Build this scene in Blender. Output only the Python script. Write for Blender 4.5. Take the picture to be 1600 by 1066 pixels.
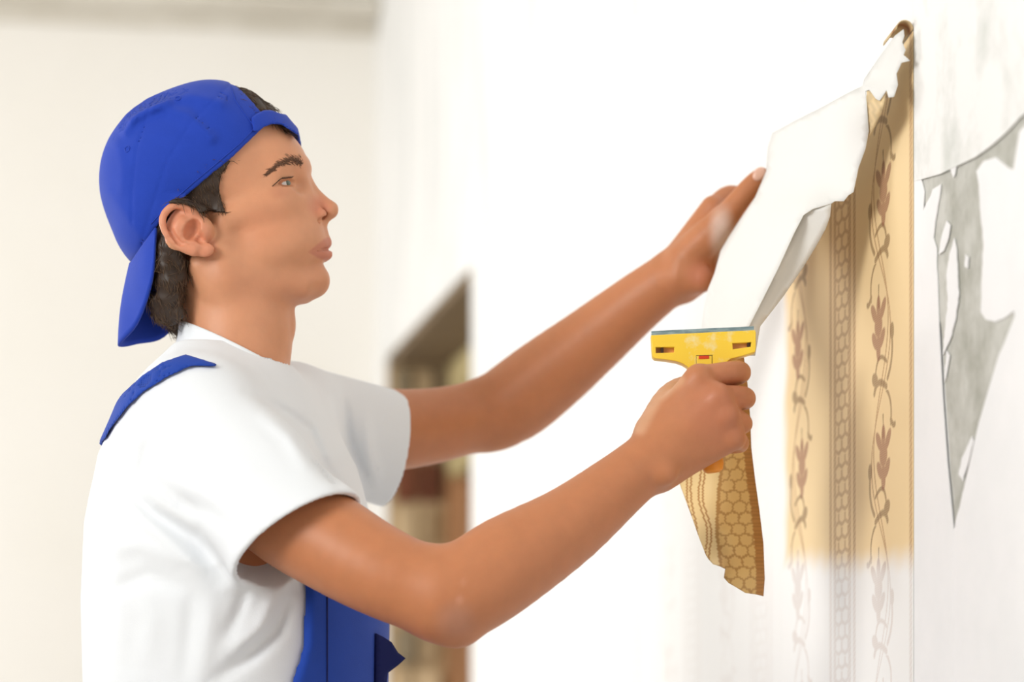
import bpy, bmesh, math, random
import numpy as np
from mathutils import Vector, Matrix
from mathutils.geometry import delaunay_2d_cdt

for _o in list(bpy.data.objects):
    bpy.data.objects.remove(_o, do_unlink=True)
random.seed(7)
RNG = np.random.default_rng(7)
COL = bpy.context.scene.collection

# ------------------------------------------------------------------ camera
FPX, HY, CZ, Y0 = 5150.0, 1312.0, 0.95, 3.5      # focal length in px, horizon row, camera height, person's mid depth
PX = Y0 / FPX                                     # metres per pixel at the person's mid plane
cam_d = bpy.data.cameras.new('camera')
cam = bpy.data.objects.new('camera', cam_d)
COL.objects.link(cam)
cam.location = (0, 0, CZ)
cam.rotation_euler = (math.pi / 2, 0, 0)
cam_d.sensor_fit = 'HORIZONTAL'
cam_d.sensor_width = 36.0
cam_d.lens = 36.0 * FPX / 1600.0
cam_d.shift_y = (HY - 533.0) / 1600.0
cam_d.clip_start = 0.05
cam_d.dof.use_dof = True
cam_d.dof.focus_distance = 3.40
cam_d.dof.aperture_fstop = 3.0
bpy.context.scene.camera = cam

# ------------------------------------------------------------------ light
sc = bpy.context.scene
sc.view_settings.view_transform = 'Standard'
sc.view_settings.look = 'None'
sc.view_settings.gamma = 1.0
sc.view_settings.use_curve_mapping = False
sc.view_settings.exposure = -0.30
world = bpy.data.worlds.new('overcast_sky')
sc.world = world
world.use_nodes = True
wb = world.node_tree.nodes['Background']
wb.inputs['Color'].default_value = (0.98, 0.99, 1.0, 1)
wb.inputs['Strength'].default_value = 0.62


def area(name, loc, target, sx, sy, power, color):
    l = bpy.data.lights.new(name, 'AREA')
    l.shape = 'RECTANGLE'
    l.size, l.size_y = sx, sy
    l.energy = power
    l.color = color
    o = bpy.data.objects.new(name, l)
    COL.objects.link(o)
    o.location = loc
    o.rotation_euler = (Vector(target) - Vector(loc)).to_track_quat('-Z', 'Y').to_euler()
    return o


area('window_light', (-2.5, 0.9, 2.3), (0.25, 3.5, 1.4), 1.2, 1.2, 110, (1.0, 0.985, 0.955))
area('side_fill_light', (-2.9, 5.0, 1.6), (-0.1, 5.5, 1.4), 1.6, 1.2, 66, (1.0, 0.99, 0.975))  # added off-frame fill lamp that whitens the right and far walls


# ------------------------------------------------------------------ helpers
def P(u, v, Y):
    """photo pixel (1600x1066) at depth Y -> world point"""
    return np.array([(u - 800.0) / FPX * Y, Y, CZ + (HY - v) / FPX * Y])


def H(u, v, w=0.0):
    """pixel as seen, w = sideways offset (px at mid depth, negative = camera side)"""
    return P(u, v, Y0 + w * PX)


def mir(p):
    return np.array([p[0], 2 * Y0 - p[1], p[2]])


WK = 5045.0


def wall_y(u):
    return WK / (u + 100.0)


WDIR = np.array([-0.174757, 1.0, 0.0]); WDIR /= np.linalg.norm(WDIR)
WN = np.array([-WDIR[1], WDIR[0], 0.0])            # points into the room


def WP(Y, z, off=0.0):
    return np.array([0.97961 - 0.174757 * Y, Y, z]) + WN * off


def W(u, v, off=0.0):
    Y = wall_y(u)
    return P(u, v, Y) + WN * off


def empty(name, loc, label=None, cat=None, group=None):
    o = bpy.data.objects.new(name, None)
    COL.objects.link(o)
    o.location = loc
    if label: o['label'] = label
    if cat: o['category'] = cat
    if group: o['group'] = group
    return o


def link(name, me, mat=None, parent=None, label=None, smooth=False):
    o = bpy.data.objects.new(name, me)
    COL.objects.link(o)
    if mat is not None:
        me.materials.append(mat)
    if smooth:
        me.polygons.foreach_set('use_smooth', np.ones(len(me.polygons), bool))
    if parent is not None:
        o.parent = parent
        o.matrix_parent_inverse = Matrix.Translation(-Vector(parent.location)) if parent.parent is None else Matrix.Identity(4)
    if label: o['label'] = label
    return o


def mesh_np(name, V, F, smooth=True):
    """vertices (n,3), faces (m,k) arrays"""
    me = bpy.data.meshes.new(name)
    V = np.asarray(V, np.float32); F = np.asarray(F, np.int32)
    k = F.shape[1]
    me.vertices.add(len(V)); me.vertices.foreach_set('co', V.ravel())
    me.loops.add(F.size); me.loops.foreach_set('vertex_index', F.ravel())
    me.polygons.add(len(F))
    me.polygons.foreach_set('loop_start', np.arange(0, F.size, k, dtype=np.int32))
    me.polygons.foreach_set('loop_total', np.full(len(F), k, np.int32))
    me.update(calc_edges=True)
    me.validate()
    if smooth:
        me.polygons.foreach_set('use_smooth', np.ones(len(me.polygons), bool))
    return me


def color_attr(me, name, C):
    a = me.color_attributes.new(name, 'FLOAT_COLOR', 'POINT')
    C = np.asarray(C, np.float32)
    if C.shape[1] == 3:
        C = np.concatenate([C, np.ones((len(C), 1), np.float32)], 1)
    a.data.foreach_set('color', C.ravel())


def s2l(r, g, b):
    f = lambda c: (c / 255 / 12.92) if c / 255 <= 0.04045 else ((c / 255 + 0.055) / 1.055) ** 2.4
    return (f(r), f(g), f(b))


class Nt:
    """small node helper"""
    def __init__(self, name):
        self.m = bpy.data.materials.new(name); self.m.use_nodes = True
        self.t = self.m.node_tree
        self.b = self.t.nodes['Principled BSDF']

    def n(self, typ, **kw):
        nd = self.t.nodes.new(typ)
        for k, v in kw.items():
            setattr(nd, k, v)
        return nd

    def l(self, a, b):
        self.t.links.new(a, b)


def mat_plain(name, col, rough=0.6, metal=0.0, noise=0.0, nscale=40, bump=0.0, bscale=200, coords='Object', spec=0.4, stretch=(1, 1, 1), sheen=0.0):
    N = Nt(name)
    N.b.inputs['Roughness'].default_value = rough
    N.b.inputs['Metallic'].default_value = metal
    N.b.inputs['Specular IOR Level'].default_value = spec
    if sheen:
        N.b.inputs['Sheen Weight'].default_value = sheen
    tc = N.n('ShaderNodeTexCoord'); mp = N.n('ShaderNodeMapping')
    mp.inputs['Scale'].default_value = stretch
    N.l(tc.outputs[coords], mp.inputs[0])
    N.b.inputs['Base Color'].default_value = (*col, 1)
    if noise:
        nz = N.n('ShaderNodeTexNoise'); nz.inputs['Scale'].default_value = nscale; nz.inputs['Detail'].default_value = 5
        N.l(mp.outputs[0], nz.inputs['Vector'])
        mx = N.n('ShaderNodeMix', data_type='RGBA')
        mx.inputs['A'].default_value = (*[c * (1 - noise) for c in col], 1)
        mx.inputs['B'].default_value = (*[min(1, c * (1 + noise)) for c in col], 1)
        N.l(nz.outputs['Fac'], mx.inputs['Factor']); N.l(mx.outputs['Result'], N.b.inputs['Base Color'])
    if bump:
        nb = N.n('ShaderNodeTexNoise'); nb.inputs['Scale'].default_value = bscale; nb.inputs['Detail'].default_value = 4
        N.l(mp.outputs[0], nb.inputs['Vector'])
        bp = N.n('ShaderNodeBump'); bp.inputs['Strength'].default_value = bump; bp.inputs['Distance'].default_value = 0.002
        N.l(nb.outputs['Fac'], bp.inputs['Height']); N.l(bp.outputs[0], N.b.inputs['Normal'])
    return N.m


def mat_attr(name, attr, rough=0.6, sss=0.0, bump=0.0, bscale=300, spec=0.4, noise=0.0, nscale=60):
    N = Nt(name)
    at = N.n('ShaderNodeAttribute', attribute_name=attr)
    out = at.outputs['Color']
    tc = N.n('ShaderNodeTexCoord')
    if noise:
        nz = N.n('ShaderNodeTexNoise'); nz.inputs['Scale'].default_value = nscale; nz.inputs['Detail'].default_value = 6
        N.l(tc.outputs['Object'], nz.inputs['Vector'])
        mr = N.n('ShaderNodeMapRange'); mr.inputs['To Min'].default_value = 1 - noise; mr.inputs['To Max'].default_value = 1 + noise
        N.l(nz.outputs['Fac'], mr.inputs['Value'])
        mx = N.n('ShaderNodeVectorMath', operation='SCALE')
        N.l(out, mx.inputs[0]); N.l(mr.outputs[0], mx.inputs['Scale'])
        out = mx.outputs[0]
    N.l(out, N.b.inputs['Base Color'])
    N.b.inputs['Roughness'].default_value = rough
    N.b.inputs['Specular IOR Level'].default_value = spec
    if sss:
        N.b.inputs['Subsurface Weight'].default_value = sss
        N.b.inputs['Subsurface Radius'].default_value = (1.0, 0.35, 0.2)
        N.b.inputs['Subsurface Scale'].default_value = 0.0016
    if bump:
        nb = N.n('ShaderNodeTexNoise'); nb.inputs['Scale'].default_value = bscale; nb.inputs['Detail'].default_value = 3
        N.l(tc.outputs['Object'], nb.inputs['Vector'])
        bp = N.n('ShaderNodeBump'); bp.inputs['Strength'].default_value = bump; bp.inputs['Distance'].default_value = 0.0015
        N.l(nb.outputs['Fac'], bp.inputs['Height']); N.l(bp.outputs[0], N.b.inputs['Normal'])
    return N.m


# ------------------------------------------------------------------ implicit surfaces
class Field:
    def __init__(self, xs, ys, zs):
        self.xs, self.ys, self.zs = [np.asarray(a, np.float32) for a in (xs, ys, zs)]
        self.d = np.full((len(xs), len(ys), len(zs)), 1.0, np.float32)

    def box(self, lo, hi):
        sl = []
        for a, l, h in zip((self.xs, self.ys, self.zs), lo, hi):
            i, j = np.searchsorted(a, l), np.searchsorted(a, h)
            sl.append(slice(max(0, i - 1), min(len(a), j + 1)))
        s = tuple(sl)
        return s, self.xs[s[0]][:, None, None], self.ys[s[1]][None, :, None], self.zs[s[2]][None, None, :]

    def full(self):
        return self.xs[:, None, None], self.ys[None, :, None], self.zs[None, None, :]

    def put(self, s, b, k, op):
        a = self.d[s]
        if a.size == 0:
            return
        b = b.astype(np.float32)
        if op == 'sub':
            b = -b
            h = np.clip(0.5 - 0.5 * (b - a) / k, 0, 1)
            self.d[s] = b * (1 - h) + a * h + k * h * (1 - h)
        else:
            h = np.clip(0.5 + 0.5 * (b - a) / k, 0, 1)
            self.d[s] = b * (1 - h) + a * h - k * h * (1 - h)

    def cap(self, a, b, ra, rb, k=0.008, op='add', flat=None):
        """tapered capsule; flat = (unit axis, factor) squeezes along the axis"""
        a = np.asarray(a, float); b = np.asarray(b, float)
        m = max(ra, rb) * (1.0 if not flat else max(1.0, 1 / flat[1])) + k + 0.006
        s, X, Y, Z = self.box(np.minimum(a, b) - m, np.maximum(a, b) + m)
        ab = b - a; L2 = max(1e-12, ab @ ab)
        px, py, pz = X - a[0], Y - a[1], Z - a[2]
        t = np.clip((px * ab[0] + py * ab[1] + pz * ab[2]) / L2, 0, 1)
        qx, qy, qz = px - t * ab[0], py - t * ab[1], pz - t * ab[2]
        r2 = qx * qx + qy * qy + qz * qz
        if flat:
            n, f = flat
            dn = qx * n[0] + qy * n[1] + qz * n[2]
            r2 = r2 + dn * dn * (f * f - 1)
        self.put(s, np.sqrt(r2) - (ra + (rb - ra) * t), k, op)

    def chain(self, pts, rs, k=0.008, op='add', flat=None):
        pts = np.array(pts, float); rs = np.array(rs, float)
        if len(pts) > 2:                               # smooth the path and the taper
            A = np.concatenate([pts, rs[:, None]], 1)
            A = np.concatenate([2 * A[:1] - A[1:2], A, 2 * A[-1:] - A[-2:-1]])
            out = []
            for i in range(1, len(A) - 2):
                for t in (0, 0.25, 0.5, 0.75):
                    a0, a1, a2, a3 = A[i - 1:i + 3]
                    out.append(0.5 * (2 * a1 + (a2 - a0) * t + (2 * a0 - 5 * a1 + 4 * a2 - a3) * t * t + (3 * a1 - a0 - 3 * a2 + a3) * t ** 3))
            out.append(A[-2])
            A = np.array(out); pts, rs = A[:, :3], np.maximum(A[:, 3], 0.3 * rs.min())
        m = rs.max() + k + 0.006
        s, X, Y, Z = self.box(pts.min(0) - m, pts.max(0) + m)
        shp = self.d[s].shape
        if 0 in shp:
            return
        best = np.full(shp, 1.0, np.float32)
        for i in range(len(pts) - 1):
            a, b = pts[i], pts[i + 1]
            mm = max(rs[i], rs[i + 1]) + k + 0.006
            s2, X2, Y2, Z2 = self.box(np.minimum(a, b) - mm, np.maximum(a, b) + mm)
            rel = tuple(slice(q.start - w.start, q.stop - w.start) for q, w in zip(s2, s))
            ab = b - a; L2 = max(1e-12, ab @ ab)
            px, py, pz = X2 - a[0], Y2 - a[1], Z2 - a[2]
            t = np.clip((px * ab[0] + py * ab[1] + pz * ab[2]) / L2, 0, 1)
            d = np.sqrt((px - t * ab[0]) ** 2 + (py - t * ab[1]) ** 2 + (pz - t * ab[2]) ** 2) - (rs[i] + (rs[i + 1] - rs[i]) * t)
            best[rel] = np.minimum(best[rel], d)
        self.put(s, best, k, op)

    def ell(self, c, r, R=None, k=0.008, op='add'):
        """ellipsoid, R rows = local axes"""
        c = np.asarray(c, float); r = np.asarray(r, float)
        m = r.max() + k + 0.006
        s, X, Y, Z = self.box(c - m, c + m)
        px, py, pz = X - c[0], Y - c[1], Z - c[2]
        if R is None:
            R = np.eye(3)
        q = [px * R[i][0] + py * R[i][1] + pz * R[i][2] for i in range(3)]
        k0 = np.sqrt(sum((q[i] / r[i]) ** 2 for i in range(3)))
        k1 = np.sqrt(sum((q[i] / r[i] ** 2) ** 2 for i in range(3)))
        d = k0 * (k0 - 1) / np.maximum(k1, 1e-6)
        d = np.where(k0 < 1e-3, -r.min(), d)
        self.put(s, d, k, op)

    def mesh(self, smooth_iter=2, lam=0.5):
        d, xs, ys, zs = self.d, self.xs, self.ys, self.zs
        s = d < 0
        nx, ny, nz = d.shape
        cn = (nx - 1, ny - 1, nz - 1)
        ids, pos, quads = [], [], []
        for ax in range(3):
            a = [slice(None)] * 3; b = [slice(None)] * 3
            a[ax] = slice(None, -1); b[ax] = slice(1, None)
            diff = s[tuple(a)] != s[tuple(b)]
            I = np.array(np.nonzero(diff))
            J = I.copy(); J[ax] += 1
            d0 = d[tuple(I)].astype(float); d1 = d[tuple(J)].astype(float)
            t = d0 / (d0 - d1)
            C = [xs[I[0]].astype(float), ys[I[1]].astype(float), zs[I[2]].astype(float)]
            g = (xs, ys, zs)[ax]
            C[ax] = g[I[ax]] + t * (g[J[ax]] - g[I[ax]])
            pt = np.stack(C, 1)
            o1, o2 = [i for i in range(3) if i != ax]
            ok = (I[o1] > 0) & (I[o1] < cn[o1]) & (I[o2] > 0) & (I[o2] < cn[o2])
            I = I[:, ok]; pt = pt[ok]; neg = s[tuple(I)]
            q = []
            for da, db in ((-1, -1), (0, -1), (0, 0), (-1, 0)):
                K = I.copy(); K[o1] += da; K[o2] += db
                cid = (K[0] * cn[1] + K[1]) * cn[2] + K[2]
                ids.append(cid); pos.append(pt); q.append(cid)
            q = np.stack(q, 1)
            flip = neg if ax != 1 else ~neg
            q[~flip] = q[~flip][:, ::-1]
            quads.append(q)
        ids = np.concatenate(ids); pos = np.concatenate(pos); quads = np.concatenate(quads)
        uq, inv = np.unique(ids, return_inverse=True)
        cnt = np.bincount(inv, minlength=len(uq))
        V = np.stack([np.bincount(inv, weights=pos[:, i], minlength=len(uq)) / cnt for i in range(3)], 1)
        Fq = np.searchsorted(uq, quads)
        for _ in range(smooth_iter):
            V = laplace(V, Fq, lam)
        return V, Fq


def largest(V, F):
    """keep the largest connected piece"""
    lab = np.arange(len(V))
    while True:
        m = lab[F].min(1)
        new = lab.copy()
        for c_ in range(F.shape[1]):
            np.minimum.at(new, F[:, c_], m)
        new = new[new]
        if (new == lab).all():
            break
        lab = new
    keep = np.bincount(lab).argmax()
    Fk = F[lab[F[:, 0]] == keep]
    ids = np.unique(Fk)
    return V[ids], np.searchsorted(ids, Fk)


def laplace(V, F, lam):
    e0 = F.ravel(); e1 = np.roll(F, -1, 1).ravel()
    n = len(V)
    cnt = np.bincount(e0, minlength=n) + np.bincount(e1, minlength=n)
    S = np.stack([np.bincount(e0, weights=V[e1, i], minlength=n) + np.bincount(e1, weights=V[e0, i], minlength=n) for i in range(3)], 1)
    return V + lam * (S / np.maximum(cnt, 1)[:, None] - V)


def uvw(X, Y, Z, fold=True):
    """pixel coordinates of points, the far half of the head mirrored onto the near half"""
    Yf = np.where(Y > Y0, 2 * Y0 - Y, Y) if fold else Y
    return 800 + X * FPX / Yf, HY - (Z - CZ) * FPX / Yf


def poly_sd(px, py, poly):
    """signed distance to polygon (negative inside), vectorised"""
    d = np.full(np.broadcast(px, py).shape, 1e18)
    s = np.ones_like(d)
    n = len(poly)
    for i in range(n):
        a = poly[i]; b = poly[i - 1]
        ex, ey = b[0] - a[0], b[1] - a[1]
        wx, wy = px - a[0], py - a[1]
        t = np.clip((wx * ex + wy * ey) / (ex * ex + ey * ey + 1e-12), 0, 1)
        d = np.minimum(d, (wx - ex * t) ** 2 + (wy - ey * t) ** 2)
        c1 = py >= a[1]; c2 = py < b[1]; c3 = ex * wy > ey * wx
        s = np.where((c1 & c2 & c3) | (~c1 & ~c2 & ~c3), -s, s)
    return s * np.sqrt(d)


def seg_d(px, py, pts):
    d = np.full(np.broadcast(px, py).shape, 1e9)
    for a, b in zip(pts[:-1], pts[1:]):
        ex, ey = b[0] - a[0], b[1] - a[1]
        wx, wy = px - a[0], py - a[1]
        t = np.clip((wx * ex + wy * ey) / (ex * ex + ey * ey + 1e-12), 0, 1)
        d = np.minimum(d, np.hypot(wx - ex * t, wy - ey * t))
    return d


def seg_dt(px, py, pts):
    """distance to a polyline and position 0..1 along it"""
    d = np.full(np.broadcast(px, py).shape, 1e9); tt = np.zeros_like(d)
    n = len(pts) - 1
    for i, (a, b) in enumerate(zip(pts[:-1], pts[1:])):
        ex, ey = b[0] - a[0], b[1] - a[1]
        wx, wy = px - a[0], py - a[1]
        t = np.clip((wx * ex + wy * ey) / (ex * ex + ey * ey + 1e-12), 0, 1)
        q = np.hypot(wx - ex * t, wy - ey * t)
        m = q < d
        d = np.where(m, q, d); tt = np.where(m, (i + t) / n, tt)
    return d, tt


def axis(*segs):
    """non-uniform grid axis from (start, end, step) pieces"""
    out = [segs[0][0]]
    for a, b, st in segs:
        n = max(1, int(round((b - a) / st)))
        out += list(a + (b - a) * (np.arange(1, n + 1) / n))
    return np.array(out)


def smoothstep(a, b, x):
    t = np.clip((x - a) / (b - a), 0, 1)
    return t * t * (3 - 2 * t)


def box_pts(name, pts8, mat, parent=None, label=None, bevel=0.0):
    """hexahedron from 4 bottom and 4 top points"""
    bm = bmesh.new()
    vs = [bm.verts.new(tuple(p)) for p in pts8]
    for f in ((3, 2, 1, 0), (4, 5, 6, 7), (0, 1, 5, 4), (1, 2, 6, 5), (2, 3, 7, 6), (3, 0, 4, 7)):
        bm.faces.new([vs[i] for i in f])
    bmesh.ops.recalc_face_normals(bm, faces=bm.faces)
    if bevel:
        bmesh.ops.bevel(bm, geom=list(bm.edges), offset=bevel, segments=2, affect='EDGES')
    me = bpy.data.meshes.new(name); bm.to_mesh(me); bm.free()
    return link(name, me, mat, parent, label)


def wall_box(name, Ya, Yb, za, zb, o0, o1, mat, parent=None, label=None, bevel=0.0):
    """box on the right wall: along-wall Ya..Yb, height za..zb, offset o0..o1 into the room"""
    b = [WP(Ya, za, o0), WP(Yb, za, o0), WP(Yb, za, o1), WP(Ya, za, o1)]
    t = [WP(Ya, zb, o0), WP(Yb, zb, o0), WP(Yb, zb, o1), WP(Ya, zb, o1)]
    return box_pts(name, b + t, mat, parent, label, bevel)


def sheet(name, poly, depth, step, thick, mat, parent=None, label=None, colf=None, mat2=None, holes=None, jitter=0.0, flat=False):
    """piece of paper: outline in photo pixels, depth(u,v) -> world point; real thickness"""
    pts = []
    n = len(poly)
    for i in range(n):
        a = np.array(poly[i], float); b = np.array(poly[(i + 1) % n], float)
        m = max(1, int(np.linalg.norm(b - a) / step))
        for j in range(m):
            q = a + (b - a) * j / m
            if jitter and j and m < 9:
                q = q + RNG.normal(0, jitter, 2)
            pts.append(q)
    nb = len(pts)
    P2 = np.array(pts)
    lo, hi = P2.min(0), P2.max(0)
    gx, gy = np.meshgrid(np.arange(lo[0], hi[0], step), np.arange(lo[1], hi[1], step * 0.9))
    gx = gx + (np.arange(gx.shape[0])[:, None] % 2) * step * 0.5
    G = np.stack([gx.ravel(), gy.ravel()], 1)
    G = G[poly_sd(G[:, 0], G[:, 1], P2) < -0.55 * step]
    allp = [Vector(p) for p in P2] + [Vector(p) for p in G]
    edges = [(i, (i + 1) % nb) for i in range(nb)]
    vs, es, fs, *_ = delaunay_2d_cdt(allp, edges, [list(range(nb))], 1, 1e-5)
    uv = np.array([(v.x, v.y) for v in vs])
    V = np.array([depth(u, v) for u, v in uv])
    me = bpy.data.meshes.new(name)
    me.from_pydata([tuple(p) for p in V], [], [tuple(f) for f in fs])
    bm = bmesh.new(); bm.from_mesh(me)
    bmesh.ops.recalc_face_normals(bm, faces=bm.faces)
    c = sum((f.normal.y for f in bm.faces))
    if c > 0:
        bmesh.ops.reverse_faces(bm, faces=bm.faces)
    bm.to_mesh(me); bm.free()
    if colf is not None:
        color_attr(me, 'print', np.array([colf(u, v) for u, v in uv]))
    o = link(name, me, mat, parent, label, smooth=not flat)
    if mat2 is not None:
        me.materials.append(mat2)
    so = o.modifiers.new('thickness', 'SOLIDIFY'); so.thickness = thick; so.offset = -1
    if mat2 is not None:
        so.material_offset = 1
    return o


def tps(ctrl):
    """thin plate spline depth through (u, v, Y) control points"""
    c = np.array(ctrl, float); n = len(c)
    s = 200.0
    p = c[:, :2] / s
    r = np.linalg.norm(p[:, None] - p[None], axis=2)
    K = np.where(r > 0, r * r * np.log(np.maximum(r, 1e-9)), 0)
    A = np.zeros((n + 3, n + 3)); A[:n, :n] = K + np.eye(n) * 1e-4
    A[:n, n] = 1; A[:n, n + 1:] = p; A[n, :n] = 1; A[n + 1:, :n] = p.T
    w = np.linalg.solve(A, np.concatenate([c[:, 2], np.zeros(3)]))

    def f(u, v):
        q = np.array([u, v]) / s
        rr = np.linalg.norm(p - q, axis=1)
        k = np.where(rr > 0, rr * rr * np.log(np.maximum(rr, 1e-9)), 0)
        return float(k @ w[:n] + w[n] + w[n + 1] * q[0] + w[n + 2] * q[1])
    return f


def curve_plate(name, outer, holes, to3, thick, bevel, mat, parent=None, label=None):
    """flat plate with holes from pixel outlines; to3 = 4x4 matrix from (px, -py, 0) to world"""
    cu = bpy.data.curves.new(name, 'CURVE'); cu.dimensions = '2D'; cu.fill_mode = 'BOTH'
    cu.extrude = thick / 2 - bevel; cu.bevel_depth = bevel; cu.bevel_resolution = 2
    for lp in [outer] + list(holes):
        sp = cu.splines.new('POLY'); sp.points.add(len(lp) - 1)
        for pt, q in zip(sp.points, lp):
            pt.co = (q[0], q[1], 0, 1)
        sp.use_cyclic_u = True
    tmp = bpy.data.objects.new(name + '_tmp', cu); COL.objects.link(tmp)
    dg = bpy.context.evaluated_depsgraph_get()
    me = bpy.data.meshes.new_from_object(tmp.evaluated_get(dg))
    bpy.data.objects.remove(tmp, do_unlink=True)
    me.name = name
    me.transform(to3)
    return link(name, me, mat, parent, label)


def tube(bm, pts, rs, n=6):
    pts = [Vector(p) for p in pts]
    rings = []
    up = Vector((0.3, 0.2, 0.9))
    for i, p in enumerate(pts):
        t = (pts[min(i + 1, len(pts) - 1)] - pts[max(i - 1, 0)]).normalized()
        a = t.cross(up)
        if a.length < 1e-3:
            a = t.cross(Vector((1, 0, 0)))
        a.normalize(); b = t.cross(a)
        rings.append([bm.verts.new(p + (a * math.cos(2 * math.pi * k / n) + b * math.sin(2 * math.pi * k / n)) * rs[i]) for k in range(n)])
    for r0, r1 in zip(rings[:-1], rings[1:]):
        for k in range(n):
            bm.faces.new((r0[k], r0[(k + 1) % n], r1[(k + 1) % n], r1[k]))
    bm.faces.new(rings[0][::-1]); bm.faces.new(rings[-1])


def bm_obj(name, bm, mat, parent=None, label=None, smooth=True):
    bmesh.ops.recalc_face_normals(bm, faces=bm.faces)
    me = bpy.data.meshes.new(name); bm.to_mesh(me); bm.free()
    return link(name, me, mat, parent, label, smooth)


# ------------------------------------------------------------------ materials
def mat_wall():
    N = Nt('old_white_wall')
    tc = N.n('ShaderNodeTexCoord'); mp = N.n('ShaderNodeMapping'); mp.inputs['Scale'].default_value = (3.0, 3.0, 0.6)
    N.l(tc.outputs['Object'], mp.inputs[0])
    nz = N.n('ShaderNodeTexNoise'); nz.inputs['Scale'].default_value = 4; nz.inputs['Detail'].default_value = 8; nz.inputs['Roughness'].default_value = 0.62
    N.l(mp.outputs[0], nz.inputs['Vector'])
    cr = N.n('ShaderNodeValToRGB')
    cr.color_ramp.elements[0].position = 0.33; cr.color_ramp.elements[0].color = (0.74, 0.75, 0.745, 1)
    cr.color_ramp.elements[1].position = 0.56; cr.color_ramp.elements[1].color = (0.89, 0.89, 0.88, 1)
    N.l(nz.outputs['Fac'], cr.inputs[0]); N.l(cr.outputs[0], N.b.inputs['Base Color'])
    N.b.inputs['Roughness'].default_value = 0.85
    nb = N.n('ShaderNodeTexNoise'); nb.inputs['Scale'].default_value = 60; nb.inputs['Detail'].default_value = 5
    N.l(tc.outputs['Object'], nb.inputs['Vector'])
    bp = N.n('ShaderNodeBump'); bp.inputs['Strength'].default_value = 0.25; bp.inputs['Distance'].default_value = 0.002
    N.l(nb.outputs['Fac'], bp.inputs['Height']); N.l(bp.outputs[0], N.b.inputs['Normal'])
    return N.m


def mat_two(name, c0, c1, scale, lo, hi, rough=0.85, stretch=(1, 1, 1), bump=0.2):
    N = Nt(name)
    tc = N.n('ShaderNodeTexCoord'); mp = N.n('ShaderNodeMapping'); mp.inputs['Scale'].default_value = stretch
    N.l(tc.outputs['Object'], mp.inputs[0])
    nz = N.n('ShaderNodeTexNoise'); nz.inputs['Scale'].default_value = scale; nz.inputs['Detail'].default_value = 8; nz.inputs['Roughness'].default_value = 0.65
    N.l(mp.outputs[0], nz.inputs['Vector'])
    cr = N.n('ShaderNodeValToRGB')
    cr.color_ramp.elements[0].position = lo; cr.color_ramp.elements[0].color = (*c0, 1)
    cr.color_ramp.elements[1].position = hi; cr.color_ramp.elements[1].color = (*c1, 1)
    N.l(nz.outputs['Fac'], cr.inputs[0]); N.l(cr.outputs[0], N.b.inputs['Base Color'])
    N.b.inputs['Roughness'].default_value = rough
    if bump:
        bp = N.n('ShaderNodeBump'); bp.inputs['Strength'].default_value = bump; bp.inputs['Distance'].default_value = 0.002
        N.l(nz.outputs['Fac'], bp.inputs['Height']); N.l(bp.outputs[0], N.b.inputs['Normal'])
    return N.m


M_WALL = mat_wall()
M_FARWALL = mat_two('cream_far_wall', (0.86, 0.84, 0.785), (0.89, 0.87, 0.83), 1.5, 0.3, 0.7)
M_CEIL = mat_two('white_ceiling', (0.72, 0.70, 0.65), (0.80, 0.78, 0.74), 3, 0.3, 0.7)
M_CORN = mat_two('cornice_plaster', (0.60, 0.56, 0.48), (0.76, 0.73, 0.66), 6, 0.3, 0.7)
M_FLOOR = mat_two('floor_boards', (0.36, 0.31, 0.25), (0.48, 0.42, 0.35), 5, 0.3, 0.7, stretch=(6, 0.6, 1))
M_LINING = mat_two('lining_paper', (0.66, 0.68, 0.65), (0.87, 0.87, 0.86), 9, 0.32, 0.52, stretch=(1, 1, 0.9))
M_REMNANT = mat_two('white_paper_remnant', (0.83, 0.84, 0.85), (0.89, 0.89, 0.90), 6, 0.3, 0.6)
M_PLASTER = mat_two('bare_grey_plaster', (0.36, 0.36, 0.31), (0.60, 0.60, 0.56), 16, 0.32, 0.62, bump=0.5)
M_LINTEL = mat_two('brown_lintel', (0.16, 0.11, 0.06), (0.25, 0.18, 0.11), 8, 0.3, 0.7)
M_WOOD = mat_two('brown_door_frame', (0.30, 0.14, 0.06), (0.46, 0.24, 0.11), 6, 0.3, 0.7, rough=0.5, stretch=(6, 6, 0.5))
M_BOARD = mat_two('yellowed_boards', (0.34, 0.26, 0.11), (0.60, 0.50, 0.26), 5, 0.35, 0.65, stretch=(1, 1, 4))
M_STONES = [mat_two('stone_tone_%d' % i, tuple(c * 0.75 for c in s2l(*q)), s2l(*q), 12, 0.3, 0.7) for i, q in enumerate([(214, 184, 140), (190, 165, 128), (160, 145, 118), (222, 196, 156)])]
M_MORTAR = mat_two('reveal_mortar', s2l(170, 145, 110), s2l(200, 172, 132), 8, 0.3, 0.7)
M_BRICK = mat_two('old_brick', s2l(96, 48, 30), s2l(130, 76, 50), 9, 0.3, 0.7)
M_BACK = mat_plain('wallpaper_back', (0.84, 0.84, 0.82), 0.75, noise=0.02, nscale=12)
_t = M_BACK.node_tree
_tr = _t.nodes.new('ShaderNodeBsdfTranslucent'); _tr.inputs['Color'].default_value = (0.84, 0.83, 0.78, 1)
_mx = _t.nodes.new('ShaderNodeMixShader'); _mx.inputs[0].default_value = 0.08
_t.links.new(_t.nodes['Principled BSDF'].outputs[0], _mx.inputs[1]); _t.links.new(_tr.outputs[0], _mx.inputs[2])
_t.links.new(_mx.outputs[0], _t.nodes['Material Output'].inputs['Surface'])
M_PRINT = mat_attr('wallpaper_print', 'print', rough=0.55, spec=0.3)
M_SKIN = mat_attr('skin', 'tint', rough=0.48, sss=0.25, bump=0.10, bscale=420, noise=0.10, nscale=55)
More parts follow.
